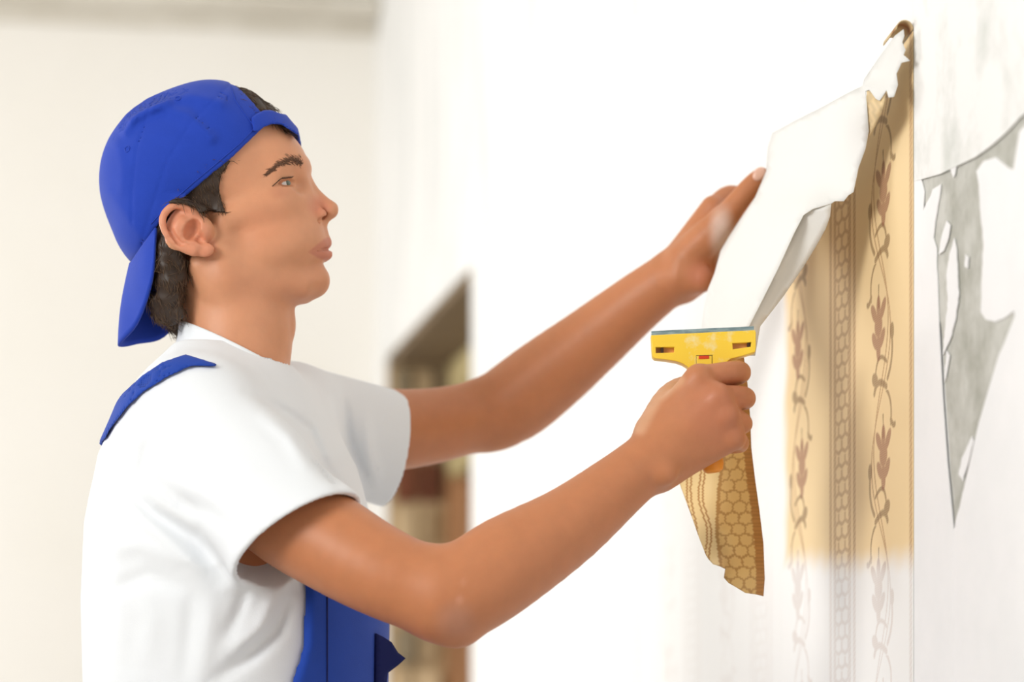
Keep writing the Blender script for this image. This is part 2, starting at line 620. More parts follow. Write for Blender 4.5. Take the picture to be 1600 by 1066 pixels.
M_HAIR = mat_plain('brown_hair', s2l(54, 40, 30), 0.5, noise=0.35, nscale=120)
M_HAIRL = mat_plain('brown_hair_strand', s2l(88, 66, 46), 0.45, noise=0.3, nscale=90)
M_BROW = mat_plain('eyebrow_hair', s2l(104, 72, 52), 0.5)
M_SHIRT = mat_plain('white_cotton', (0.78, 0.81, 0.845), 0.85, bump=0.12, bscale=900, spec=0.2, sheen=0.1)
M_BLUE = mat_plain('blue_twill', s2l(30, 66, 160), 0.8, noise=0.10, nscale=30, bump=0.2, bscale=1200, spec=0.2, sheen=0.08)
M_CAP = mat_plain('cobalt_cap_cotton', s2l(30, 63, 170), 0.8, noise=0.06, nscale=50, bump=0.22, bscale=1300, spec=0.2, sheen=0.1)
M_NAVY = mat_plain('navy_twill', s2l(20, 28, 84), 0.8, noise=0.1, nscale=30, spec=0.2)
M_YEL = mat_two('dusty_yellow_plastic', s2l(240, 222, 160), s2l(246, 206, 58), 55, 0.30, 0.46, rough=0.4, bump=0.05)
M_ORANGE = mat_plain('orange_plastic', s2l(240, 150, 40), 0.4)
M_SLOT = mat_plain('dusty_orange_clip', s2l(226, 160, 96), 0.5)
M_RED = mat_plain('red_catch', s2l(214, 62, 20), 0.4)
M_DARK = mat_plain('dark_gap', s2l(60, 36, 20), 0.7)
M_STEEL = mat_two('worn_blue_steel', s2l(104, 128, 138), s2l(160, 182, 190), 70, 0.35, 0.65, rough=0.35, stretch=(1, 1, 6), bump=0.05)
M_STEEL.node_tree.nodes['Principled BSDF'].inputs['Metallic'].default_value = 0.35
M_SOLE = mat_plain('shoe_leather', s2l(48, 40, 34), 0.6, noise=0.2)
M_EYE = mat_plain('eye_white', (0.74, 0.72, 0.70), 0.15, spec=0.6)
M_IRIS = mat_plain('grey_green_iris', s2l(86, 98, 84), 0.15, noise=0.3, nscale=900, spec=0.6)
M_PUPIL = mat_plain('pupil', (0.01, 0.01, 0.01), 0.1, spec=0.6)
M_NAIL = mat_plain('finger_nail', s2l(226, 180, 158), 0.3, spec=0.5)


# ================================================================== SETTING
Z_CEIL = 2.80
YN, YF = -1.2, 7.34                                # near and far end of the right wall
YD0, YD1, ZD = wall_y(736), wall_y(603), 2.0       # doorway


def struct(o, name=None):
    o['kind'] = 'structure'
    return o


wall_r = empty('wall_right', tuple(WP(3.5, 0)))
struct(wall_r)
wall_box('wall_panel', YN, YD0, 0, Z_CEIL, -0.40, 0, M_WALL, wall_r)
wall_box('wall_panel', YD0, YD1, ZD, Z_CEIL, -0.40, 0, M_WALL, wall_r)
wall_box('wall_panel', YD1, YF + 0.1, 0, Z_CEIL, -0.40, 0, M_WALL, wall_r)

# far wall, perpendicular to the right wall
FW0 = WP(YF, 0, 0)


def FP(a, z, off=0.0):
    """a metres along the far wall from the corner (to the left), off towards the camera"""
    p = FW0 + WN * a - WDIR * off
    return np.array([p[0], p[1], z])


def far_box(name, a0, a1, z0, z1, o0, o1, mat, parent=None, bevel=0.0):
    b = [FP(a0, z0, o0), FP(a1, z0, o0), FP(a1, z0, o1), FP(a0, z0, o1)]
    t = [FP(a0, z1, o0), FP(a1, z1, o0), FP(a1, z1, o1), FP(a0, z1, o1)]
    return box_pts(name, b + t, mat, parent, None, bevel)


struct(far_box('wall_far', -0.4, 3.6, 0, Z_CEIL, -0.2, 0, M_FARWALL))
trim = empty('trim_1', tuple(FP(1.5, 2.74)))
struct(trim)
far_box('cornice_step', 0.0, 3.6, 2.735, 2.765, 0, 0.035, M_CORN, trim, 0.004)
far_box('cornice_step', 0.0, 3.6, 2.765, Z_CEIL, 0, 0.10, M_CORN, trim, 0.006)

fl = [np.array([-3.4, YN, 0]), WP(YN, 0, -0.4), WP(YF + 0.3, 0, -0.4), np.array([-3.9, YF - 0.3, 0])]
struct(box_pts('floor', [p + np.array([0, 0, -0.1]) for p in fl] + fl, M_FLOOR))
ce = [p + np.array([0, 0, Z_CEIL]) for p in fl]
struct(box_pts('ceiling', ce + [p + np.array([0, 0, 0.12]) for p in ce], M_CEIL))

# doorway: reveal with stones, lintel soffit, boarded head and wooden frame
door = empty('door_1', tuple(WP((YD0 + YD1) / 2, 0, -0.2)))
struct(door)
wall_box('lintel_soffit', YD0 + 0.002, YD1 - 0.002, ZD - 0.02, ZD - 0.001, -0.398, -0.004, M_LINTEL, door)
wall_box('reveal_render', YD1 - 0.018, YD1 - 0.001, 0, ZD - 0.02, -0.398, -0.003, M_MORTAR, door)
zz = 0.02
rows = 0
while zz < ZD - 0.1:
    h = random.uniform(0.07, 0.13)
    o = -0.012
    while o > -0.115:
        wdt = random.uniform(0.035, 0.075)
        o2 = max(o - wdt, -0.122)
        if o - o2 > 0.015:
            mt = random.choice(M_STONES)
            if abs(zz - 1.72) < 0.07 and o2 < -0.03:
                mt = M_BRICK
            wall_box('stone', YD1 - random.uniform(0.028, 0.045), YD1 - 0.016, zz, zz + h - 0.012, o2 + 0.004, o - 0.004, mt, door, None, 0.006)
        o = o2
    zz += h
for k in range(3):
    z1 = ZD - 0.022 - k * 0.085
    wall_box('head_board', YD0 + 0.01, YD1 - 0.07, z1 - 0.078, z1, -0.17 - 0.012 * k, -0.125 + 0.004 * (k % 2), M_BOARD, door, None, 0.004)
wall_box('door_post', YD1 - 0.10, YD1 - 0.019, 0, ZD - 0.24, -0.22, -0.128, M_WOOD, door, None, 0.005)
wall_box('door_stop', YD1 - 0.13, YD1 - 0.10, 0, ZD - 0.24, -0.22, -0.15, M_WOOD, door, None, 0.004)


# remnants on the wall right of the wallpaper
def on_wall(off):
    return lambda u, v: W(u, v, off)


sheet('plaster_patch', [(1440, 270), (1500, 240), (1600, 170), (1640, 150), (1640, 420), (1594, 488), (1562, 560), (1532, 660), (1512, 750), (1495, 822), (1488, 740), (1480, 620), (1474, 520), (1458, 400), (1446, 300)],
      on_wall(0.0015), 12, 0.001, M_PLASTER, wall_r, flat=True)
sheet('lining_paper', [(1434, 10), (1434, -220), (1690, -220), (1690, 110), (1600, 184), (1580, 206), (1555, 228), (1530, 246), (1505, 258), (1475, 272), (1440, 282), (1434, 283), (1434, 200)],
      on_wall(0.0040), 12, 0.0012, M_LINING, wall_r, flat=True)
sheet('paper_remnant', [(1431, 280), (1444, 280), (1449, 300), (1447, 330), (1452, 318), (1459, 306), (1462, 296), (1475, 288), (1472, 312), (1466, 345), (1463, 372), (1468, 388), (1469, 430), (1472, 520), (1477, 620), (1484, 720), (1494, 822), (1494, 1500), (1431, 1500)],
      on_wall(0.0032), 10, 0.0012, M_REMNANT, wall_r, jitter=0.5, flat=True)
sheet('paper_remnant', [(1490, 836), (1496, 824), (1513, 752), (1534, 660), (1563, 562), (1590, 494), (1589, 486), (1573, 498), (1560, 503), (1545, 500), (1537, 488), (1538, 440), (1541, 380), (1536, 330), (1534, 290), (1530, 268), (1541, 252), (1560, 246), (1580, 262), (1588, 266), (1592, 240), (1598, 205), (1640, 165), (1690, 130), (1690, 1500), (1490, 1500)],
      on_wall(0.0029), 10, 0.0012, M_REMNANT, wall_r, jitter=0.5, flat=True)
for poly in ([(1484, 345), (1490, 352), (1487, 372), (1480, 392), (1472, 398), (1476, 372)],
             [(1490, 392), (1496, 372), (1499, 386), (1501, 420), (1503, 462), (1498, 500), (1490, 530), (1478, 556), (1481, 520), (1486, 470), (1484, 430)],
             [(1513, 398), (1519, 402), (1517, 420), (1512, 416)],
             [(1524, 682), (1526, 690), (1519, 720), (1510, 752), (1503, 742), (1508, 716)],
             [(1489, 262), (1500, 258), (1495, 278)],
             [(1484, 548), (1489, 556), (1483, 590), (1480, 600)]):
    sheet('paper_sliver', poly, on_wall(0.0034), 6, 0.001, M_REMNANT, wall_r, jitter=0.4, flat=True)


# ================================================================== WALLPAPER
XR = wall_y(1433)                                  # right edge of the strip (depth of the wall point)
CREAM = np.array(s2l(235, 208, 160)); BROWN = np.array(s2l(150, 96, 52)); ROSE = np.array(s2l(138, 74, 56)); OLIVE = np.array(s2l(120, 84, 44)); WHITE = np.array((0.87, 0.87, 0.86))


def bez(p0, p1, p2, n=10):
    t = np.linspace(0, 1, n)[:, None]
    p0, p1, p2 = map(np.array, (p0, p1, p2))
    return (1 - t) ** 2 * p0 + 2 * t * (1 - t) * p1 + t * t * p2


def print_masks(x, z):
    """x = metres across from the right edge, z = height. returns cord mask, flower mask, leaf mask"""
    cord = np.zeros(x.shape); flower = np.zeros(x.shape); leaf = np.zeros(x.shape)
    per = 0.40

    def line(xc, w, pitch=0.0064):
        tw = 0.5 + 0.5 * np.cos(2 * np.pi * (z / pitch + (x - xc) / (2 * w)))
        return smoothstep(w * 1.25, w * 0.7, np.abs(x - xc)) * (0.45 + 0.55 * tw)
    for rep in (0, 1, 2, 3):
        b = rep * 0.363
        for xc in (0.007, 0.213, 0.231, 0.290, 0.307):
            if xc == 0.007 and rep:
                continue
            cord = np.maximum(cord, line(b + xc, 0.0052))
        # honeycomb band
        m = np.abs(x - b - 0.2605) < 0.0255
        if m.any():
            px = 0.0255; pz = 0.0155
            hx, hz = (x[m] - b - 0.236) / px, z[m] / pz
            row = np.floor(hz); fx = hx + 0.5 * (row % 2); fz = hz - row
            zig = np.abs((fx % 1) - 0.5)
            e = np.minimum(np.abs(fz - 0.30 - 0.5 * zig + 0.12), np.abs((fx % 1) - 0.0 - 0) + 0.6 * (fz < 0.45))
            e = np.minimum(e, np.abs(((fx + 0.5) % 1) - 0.5) * 1.6 + 0.8 * (fz < 0.4))
            cord[m] = np.maximum(cord[m], smoothstep(0.22, 0.08, e) * 0.75)
        # vines
        for vc, ph in ((b + 0.113, 0.0), (b + 0.437 - 0.363 + 0.363 * 0, 0.0)) if False else ((b + 0.113, 0.0),):
            pass
    for vc, ph in ((0.113, 0.085), (0.437, 0.06), (0.80, 0.03), (1.12, 0.11)):
        m = np.abs(x - vc) < 0.062
        if not m.any():
            continue
        Pz = 0.272
        X = x[m] - vc; Zl = (z[m] + ph) % Pz
        c = np.zeros(X.shape); fl_ = np.zeros(X.shape); lf = np.zeros(X.shape)
        st = 0.030 * np.sin(2 * np.pi * Zl / Pz)
        for dx in (0.006, -0.006):
            c = np.maximum(c, smoothstep(0.0026, 0.0010, np.abs(X - st - dx * np.sin(2 * np.pi * Zl / Pz + 0.8))) * 0.9)
        for half in (0, 1):
            sg = 1 if half == 0 else -1
            z0 = half * Pz / 2
            Q = ((Zl - z0 + Pz / 2) % Pz) - Pz / 2            # local height around the motif base
            A = X * sg
            # flower hangs on the inner side of the bend
            def E(cx, cz, rx, rz, ang=0.0):
                ca, sa = math.cos(ang), math.sin(ang)
                a_ = (A - cx) * ca * 0.6 + (Q - cz) * sa; b_ = -(A - cx) * sa * 0.6 + (Q - cz) * ca
                return smoothstep(1.15, 0.85, np.hypot(a_ / (rx * 0.6), b_ / rz))
            for cx, cz, rx, rz, an in ((-0.025, 0.085, 0.008, 0.012, 0.5), (0.007, 0.086, 0.008, 0.012, -0.5), (-0.009, 0.090, 0.007, 0.012, 0), (-0.009, 0.071, 0.014, 0.013, 0), (-0.022, 0.056, 0.008, 0.011, 0.5), (0.004, 0.056, 0.008, 0.011, -0.5), (-0.009, 0.048, 0.008, 0.014, 0)):
                fl_ = np.maximum(fl_, E(cx, cz, rx, rz, an))
            for pts, w in ((bez((0.004, 0.145), (-0.045, 0.135), (-0.036, 0.100)), 0.0034), (bez((-0.036, 0.104), (-0.045, 0.095), (-0.050, 0.098)), 0.0045),
                           (bez((-0.008, 0.090), (-0.010, 0.100), (-0.008, 0.112)), 0.0026), (bez((0.020, 0.030), (-0.012, 0.048), (-0.020, 0.020)), 0.0034),
                           (bez((0.024, 0.012), (0.045, 0.028), (0.040, 0.052)), 0.0044), (bez((0.020, 0.004), (-0.015, 0.020), (-0.024, 0.002)), 0.0052)):
                d = seg_d(A, Q, pts)
                lf = np.maximum(lf, smoothstep(w * 0.95, w * 0.4, d))
            for cx, cz, rx, rz, an in ((-0.022, 0.016, 0.010, 0.008, 0.5), (0.040, 0.058, 0.007, 0.009, 0)):
                lf = np.maximum(lf, E(cx, cz, rx, rz, an))
        cord[m] = np.maximum(cord[m], c); flower[m] = np.maximum(flower[m], fl_); leaf[m] = np.maximum(leaf[m], lf)
    return cord, flower, leaf


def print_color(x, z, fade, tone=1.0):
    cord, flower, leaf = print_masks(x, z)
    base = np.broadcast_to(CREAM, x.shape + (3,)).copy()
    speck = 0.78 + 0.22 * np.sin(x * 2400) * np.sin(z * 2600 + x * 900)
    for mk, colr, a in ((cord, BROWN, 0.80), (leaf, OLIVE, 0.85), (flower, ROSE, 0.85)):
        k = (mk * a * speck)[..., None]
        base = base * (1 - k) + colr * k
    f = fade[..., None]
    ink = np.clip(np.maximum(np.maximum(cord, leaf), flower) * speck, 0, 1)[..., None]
    overexposed = WHITE * (1 - 0.30 * ink * tone) + BROWN * 0.30 * ink * tone  # near-white paper with thin ink: overexposure put into the print colour
    return base * (1 - f) + overexposed * f


def glued(name, Ya, Yb, za, zb, dy, dz, off, thick, fadef, parent, trimf=None, tonef=None):
    ny = int((Yb - Ya) / dy); nz = int((zb - za) / dz)
    ys = np.linspace(Ya, Yb, ny + 1); zs = np.linspace(za, zb, nz + 1)
    YY, ZZ = np.meshgrid(ys, zs, indexing='ij')
    base = np.stack([0.97961 - 0.174757 * YY, YY, ZZ], -1) + WN * off
    u = 800 + base[..., 0] * FPX / YY; v = HY - (ZZ - CZ) * FPX / YY
    x = (YY - XR) / WDIR[1]
    C = print_color(x, ZZ, fadef(u, v, x, ZZ), tonef(u, v, x, ZZ)[..., None] if tonef else 1.0)
    idx = np.arange((ny + 1) * (nz + 1)).reshape(ny + 1, nz + 1)
    F = np.stack([idx[:-1, :-1], idx[:-1, 1:], idx[1:, 1:], idx[1:, :-1]], -1).reshape(-1, 4)
    if trimf is not None:
        keep = trimf(u, v)[:-1, :-1].ravel()
        F = F[keep]
    me = mesh_np(name, base.reshape(-1, 3), F[:, ::-1])
    color_attr(me, 'print', C.reshape(-1, 3))
    bm = bmesh.new(); bm.from_mesh(me)
    lo = [v_ for v_ in bm.verts if not v_.link_faces]
    bmesh.ops.delete(bm, geom=lo, context='VERTS')
    bm.to_mesh(me); bm.free()
    me.polygons.foreach_set('use_smooth', np.ones(len(me.polygons), bool))
    o = link(name, me, M_PRINT, parent)
    so = o.modifiers.new('thickness', 'SOLIDIFY'); so.thickness = thick; so.offset = -1
    return o


paper = empty('wallpaper_strip', tuple(WP(XR, 1.1)), 'cream wallpaper strip with brown vines and dotted bands, upper part peeled off the wall', 'wallpaper')


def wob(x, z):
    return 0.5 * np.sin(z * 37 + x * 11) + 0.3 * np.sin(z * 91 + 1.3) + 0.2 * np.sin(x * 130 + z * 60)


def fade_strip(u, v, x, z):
    lower = smoothstep(850, 905, v + 10 * wob(x, z))                     # overexposure at the strip's foot, painted in as a fade to white
    left = smoothstep(1236, 1222, u + 3 * wob(x, z))  # same painted overexposure past the left edge
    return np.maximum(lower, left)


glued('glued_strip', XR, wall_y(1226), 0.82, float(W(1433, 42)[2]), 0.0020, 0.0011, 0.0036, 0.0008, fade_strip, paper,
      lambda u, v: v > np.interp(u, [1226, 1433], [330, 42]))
sheet_l = glued('overexposed_wallpaper', XR, wall_y(985), 0.82, 2.1, 0.0045, 0.0022, 0.0015, 0.0008,
                lambda u, v, x, z: np.ones_like(u), wall_r, None, lambda u, v, x, z: 0.10 + 0.35 * smoothstep(720, 1000, v + 60 * wob(x, z)))  # whole sheet coloured almost white to imitate the overexposed wall

# peeled flap: bends off the wall at the top right, runs to the left hand and down behind the scraper
FL = tps([(1440, 42, 3.270), (1412, 48, 3.275), (1385, 80, 3.31), (1355, 122, 3.37), (1280, 165, 3.47), (1205, 210, 3.60), (1195, 270, 3.635), (1150, 360, 3.650), (1115, 440, 3.60),
          (1098, 512, 3.50), (1098, 560, 3.46), (1170, 560, 3.44), (1168, 512, 3.42), (1210, 420, 3.42), (1255, 332, 3.41), (1298, 318, 3.395), (1332, 300, 3.38), (1358, 215, 3.34), (1358, 150, 3.31), (1418, 95, 3.265), (1260, 250, 3.47), (1200, 340, 3.53)])
sheet('peeled_flap', [(1411, 46), (1398, 56), (1388, 70), (1372, 92), (1350, 124), (1348, 134), (1320, 148), (1280, 170), (1240, 190), (1207, 208), (1200, 230), (1197, 268), (1180, 308), (1158, 340), (1140, 368), (1126, 392), (1116, 428), (1106, 452), (1100, 480), (1096, 512), (1096, 556), (1166, 556), (1169, 512),
                        (1190, 470), (1215, 420), (1240, 365), (1255, 336), (1270, 326), (1298, 318), (1304, 314), (1318, 314), (1325, 305), (1333, 300), (1341, 262), (1352, 232), (1357, 205), (1355, 180), (1352, 142), (1358, 140), (1368, 154), (1374, 157), (1385, 140), (1388, 152), (1396, 151), (1402, 132), (1400, 115), (1408, 98), (1421, 95), (1416, 90), (1411, 86), (1414, 78), (1409, 66), (1412, 56)],
      lambda u, v: P(u, v, FL(u, v)), 9, 0.0008, M_BACK, paper, mat2=M_BACK)
FE = tps([(1255, 332, 3.41), (1298, 317, 3.395), (1240, 365, 3.42), (1215, 420, 3.425), (1190, 470, 3.425), (1169, 512, 3.42), (1166, 556, 3.44), (1293, 350, 3.405), (1262, 410, 3.426), (1225, 460, 3.430), (1188, 512, 3.427), (1180, 556, 3.445)])
sheet('curled_edge', [(1255, 336), (1270, 326), (1299, 317), (1297, 338), (1290, 358), (1275, 385), (1255, 418), (1225, 462), (1188, 510), (1180, 556), (1166, 556), (1169, 512), (1190, 470), (1215, 420), (1240, 365)],
      lambda u, v: P(u, v, FE(u, v)), 8, 0.0008, M_BACK, paper, mat2=M_BACK)


# torn tip where the printed face shows, and the rolled top of the strip
def col_tip(u, v):
    return CREAM * (0.72 if (int(u / 5) + int(v / 6)) % 2 else 0.9)


sheet('torn_corner', [(1354, 140), (1360, 142), (1374, 158), (1384, 146), (1378, 172), (1368, 196), (1357, 215), (1356, 180)], lambda u, v: P(u, v, FL(u, v) + 0.004), 5, 0.0008, M_PRINT, paper, colf=col_tip)


def rolled():
    bm = bmesh.new()
    lay = []
    n = 14
    for i in range(n + 1):
        a = math.pi * i / n
        row = []
        for j in range(5):
            Yw = XR + (wall_y(1412) - XR) * j / 4
            base = WP(Yw, float(W(1433, 46)[2]) - 0.006 * j / 4, 0.0036)
            off = 0.009 * (1 - math.cos(a)); up = 0.009 * math.sin(a)
            row.append(bm.verts.new(tuple(base + WN * off + np.array([0, 0, up - 0.0]))))
        lay.append(row)
    for r0, r1 in zip(lay[:-1], lay[1:]):
        for j in range(4):
            bm.faces.new((r0[j], r0[j + 1], r1[j + 1], r1[j]))
    o = bm_obj('rolled_fold', bm, M_PRINT, paper)
    me = o.data
    C = np.array([CREAM * 0.75 if abs(i % 5 - 1) else BROWN for i in range(len(me.vertices))])
    color_attr(me, 'print', C)
    so = o.modifiers.new('thickness', 'SOLIDIFY'); so.thickness = 0.0008
    return o


rolled()

# hanging tail with the honeycomb band
TL = tps([(1085, 560, 3.455), (1160, 545, 3.445), (1050, 700, 3.475), (1125, 700, 3.435), (1155, 700, 3.447), (1174, 700, 3.475), (1065, 760, 3.475), (1110, 880, 3.465), (1126, 830, 3.430), (1150, 830, 3.447), (1190, 820, 3.475), (1132, 900, 3.432), (1160, 925, 3.445), (1193, 932, 3.47)])


def col_tail(u, v):
    uR = np.interp(v, [545, 600, 680, 750, 800, 850, 900, 932], [1163, 1168, 1172, 1180, 1187, 1192, 1195, 1194])
    uH = np.interp(v, [545, 650, 700, 760, 830, 900], [1120, 1130, 1136, 1126, 1122, 1131])
    sh = np.array(s2l(236, 208, 150)); tan = np.array(s2l(222, 184, 118)); dk = np.array(s2l(176, 124, 66)); ln = np.array(s2l(186, 142, 84))
    if u > uR - 13:
        return dk * (0.9 + 0.2 * ((int(v / 3)) % 2))
    if u > uH:
        t = (u - uH) / 21.0; r = v / 17.0
        row = math.floor(r); fx = (t + 0.5 * (row % 2)) % 1.0; fz = r - row
        # hexagon edges
        zig = abs(fx - 0.5) * 2
        e1 = abs(fz - 0.32 * zig)
        e2 = min(fx, 1 - fx) + (0.0 if fz > 0.3 else 0.5)
        if e1 < 0.10 or e2 < 0.07:
            return ln
        return tan
    if abs(u - uH + 2) < 3:
        return ln
    for c0, a in ((1098, 4), (1104, 4), (1084, 2), (1078, 2)):
        if abs(u - (c0 + (v - 800) * 0.10 + a * math.sin(v / 16.0))) < 1.3:
            return dk
    return sh


sheet('hanging_tail', [(1100, 556), (1085, 600), (1052, 700), (1062, 757), (1078, 800), (1092, 840), (1103, 868), (1106, 873), (1114, 882), (1124, 885), (1133, 889), (1131, 903), (1138, 911), (1150, 918), (1165, 927), (1180, 929), (1193, 932), (1195, 905), (1193, 850), (1187, 800), (1180, 750), (1174, 700), (1172, 650), (1168, 600), (1162, 556)],
      lambda u, v: P(u, v, TL(u, v)), 2.6, 0.0008, M_PRINT, paper, colf=col_tail, mat2=M_BACK)


# ================================================================== PERSON
person = empty('person', (-0.30, 3.5, 0.0), 'person in white shirt, blue overalls and backward cap scraping wallpaper', 'person')


def RP(pitch):
    """local axes for a shape in profile pitched up by an angle (deg): forward, side, up"""
    a = math.radians(pitch)
    return np.array([[math.cos(a), 0, math.sin(a)], [0, 1, 0], [-math.sin(a), 0, math.cos(a)]])


def both(fn, pts, *a, **kw):
    """call a primitive with the points and with their mirror images"""
    fn(*[H(*p) for p in pts], *a, **kw)
    fn(*[mir(H(*p)) for p in pts], *a, **kw)


def head_prims(F):
    p = PX
    # cranium and face masses
    F.ell(H(312, 268), np.array([150, 110, 126]) * p, RP(20), k=0.01)
    F.ell(H(425, 262), np.array([56, 74, 52]) * p, RP(15), k=20 * p)
    F.ell(H(405, 330), np.array([92, 84, 92]) * p, RP(15), k=24 * p)
    F.ell(H(465, 380), np.array([47, 56, 46]) * p, RP(8), k=22 * p)
    F.chain([H(503, 349), H(504.5, 360), H(507, 372)], [7 * p, 6.5 * p, 7 * p], k=10 * p)
    both(F.ellp, [(406, 394, -38)], np.array([72, 50, 48]) * p, RP(8), k=24 * p)
    # jaw and chin
    both(F.cap, [(352, 432, -66), (470, 446, -26)], 30 * p, 20 * p, k=20 * p)
    both(F.cap, [(340, 385, -78), (352, 432, -66)], 26 * p, 30 * p, k=20 * p)
    F.ell(H(492.5, 437), np.array([23, 27, 26]) * p, RP(10), k=16 * p)
    F.ell(H(425, 440), np.array([58, 58, 30]) * p, RP(8), k=22 * p)
    F.ell(H(470, 450), np.array([34, 28, 21]) * p, RP(18), k=14 * p)
    # cheekbones
    both(F.cap, [(424, 322, -62), (350, 346, -86)], 17 * p, 15 * p, k=22 * p)
    # brow ridge
    both(F.chain_pts, [(474, 258, -12), (462, 254, -38), (432, 264, -66)], [10 * p, 11 * p, 10 * p], 12 * p)
    # sockets
    for s in (1, -1):
        c = H(475, 287, -50)
        c = c if s == 1 else mir(c)
        F.ell(c, np.array([15, 16, 11]) * p, RP(10), k=16 * p, op='sub')
    # nose
    F.chain([H(466, 272), H(488, 298), H(505, 317), H(516, 327)], [12 * p, 9.5 * p, 11 * p, 13 * p], k=9 * p)
    F.chain([H(516, 333), H(506, 345)], [8 * p, 6 * p], k=8 * p)
    both(F.ellp, [(497, 337, -18)], np.array([14, 10, 10.5]) * p, RP(26), k=4 * p)
    both(F.cap, [(486, 318, -10), (470, 335, -24)], 12 * p, 8 * p, k=14 * p)
    # lips
    both(F.chain_pts, [(509.5, 380, 0), (504, 382.5, -14), (487, 391, -30)], [7 * p, 6.5 * p, 3.5 * p], 7 * p)
    both(F.chain_pts, [(510.5, 397.5, 0), (505, 398, -14), (487, 396, -29)], [7.5 * p, 6.5 * p, 3.5 * p], 7 * p)
    for s in (1, -1):
        a, b, c = H(517, 389, 0), H(504, 389.2, -19), H(484, 394, -37)
        if s == -1:
            a, b, c = mir(a), mir(b), mir(c)
        F.chain([a, b, c], [2.8 * p, 3.0 * p, 2.2 * p], k=2.0 * p, op='sub')
        sl_ = [H(496, 346, -25), H(506, 343, -22), H(517, 338.5, -14)]
        hole = [H(508, 342.5, -19), H(502, 335, -5)]
        if s == -1:
            sl_ = [mir(q_) for q_ in sl_]; hole = [mir(q_) for q_ in hole]
        F.chain(sl_, [2.6 * p, 4.4 * p, 3.2 * p], k=0.8 * p, op='sub')
        F.chain([hole[0], (hole[0] + hole[1]) / 2, hole[1]], [4.6 * p, 4.6 * p, 4.2 * p], k=0.8 * p, op='sub')
        F.ell(H(502, 336, -9) if s == 1 else mir(H(502, 336, -9)), np.array([9, 6, 8]) * p, RP(24), k=1.0 * p, op='sub')
        F.cap(H(483, 327, -31) if s == 1 else mir(H(483, 327, -31)), H(482, 345, -32) if s == 1 else mir(H(482, 345, -32)), 2.5 * p, 3.0 * p, k=5 * p, op='sub')
    # mentolabial fold
    F.cap(H(520, 416.5, -18), H(520, 416.5, 18), 6 * p, 6 * p, k=8 * p, op='sub')
    # eyelids around the eyeball
    for s in (1, -1):
        c = H(437, 288, -45); c = c if s == 1 else mir(c)
        F.ell(c, np.array([20.5, 21.5, 20.5]) * p, None, k=6 * p)
        ap = [H(426, 291.5, -65), H(437, 288, -68), H(450, 285.5, -63), H(461, 285.5, -50)]
        if s == -1:
            ap = [mir(q_) for q_ in ap]
        F.chain(ap, [1.6 * p, 5.0 * p, 6.4 * p, 4.6 * p], k=1.0 * p, op='sub')
    # neck
    F.chain([H(350, 420), H(371, 498), H(363, 580), H(335, 650)], [84 * p, 86 * p, 88 * p, 105 * p], k=22 * p)
    both(F.cap, [(312, 415, -78), (432, 585, -30)], 17 * p, 15 * p, k=16 * p)
    F.ell(H(448, 506), np.array([12, 13, 22]) * p, None, k=14 * p)
    # ears
    for s in (1, -1):
        def q(u, v, w):
            c = H(u, v, w)
            return c if s == 1 else mir(c)
        F.ell(q(286, 356, -122), np.array([27, 6, 38]) * p, RP(-28), k=5 * p)
        F.cap(q(312, 360, -108), q(290, 358, -118), 22 * p, 18 * p, k=8 * p)
        F.chain([q(304, 350, -118), q(300, 333, -124), q(288, 323, -128), q(273, 321, -132), q(260, 330, -134), q(254, 344, -135), q(258, 361, -133), q(270, 377, -130), q(286, 388, -126), q(302, 393, -122)],
                [4 * p, 5.4 * p, 6 * p, 6 * p, 6 * p, 6 * p, 6 * p, 6 * p, 6.5 * p, 8 * p], k=3 * p)
        F.ell(q(320, 391, -116), np.array([15, 8, 11]) * p, RP(10), k=6 * p)
        F.chain([q(284, 340, -130), q(275, 356, -131), q(282, 372, -129), q(299, 380, -125)], [4 * p, 5 * p, 5 * p, 5 * p], k=3 * p)
        F.ell(q(300, 358, -131), np.array([11.5, 18, 18]) * p, RP(-24), k=4 * p, op='sub')
        F.ell(q(311, 370, -131), np.array([9, 18, 9]) * p, RP(-20), k=4 * p, op='sub')
        F.ell(q(305, 384, -122), np.array([10, 6, 6]) * p, RP(-20), k=4 * p)
        F.chain([q(297, 338, -133), q(277, 332, -135), q(265, 345, -135), q(267, 362, -134), q(281, 381, -131)], [4.2 * p] * 5, k=3 * p, op='sub')
        F.ell(q(322, 361, -118), np.array([7, 7, 11]) * p, RP(-24), k=4 * p)


def _chain_pts(self, *args, **kw):
    *pts, rs, k = args
    self.chain(list(pts), rs, k=k, **kw)


def _ellp(self, c, r, R, k=0.008, op='add'):
    self.ell(c, r, R, k=k, op=op)


Field.chain_pts = _chain_pts
Field.ellp = _ellp


def pxr(r, Y):
    return r * Y / FPX


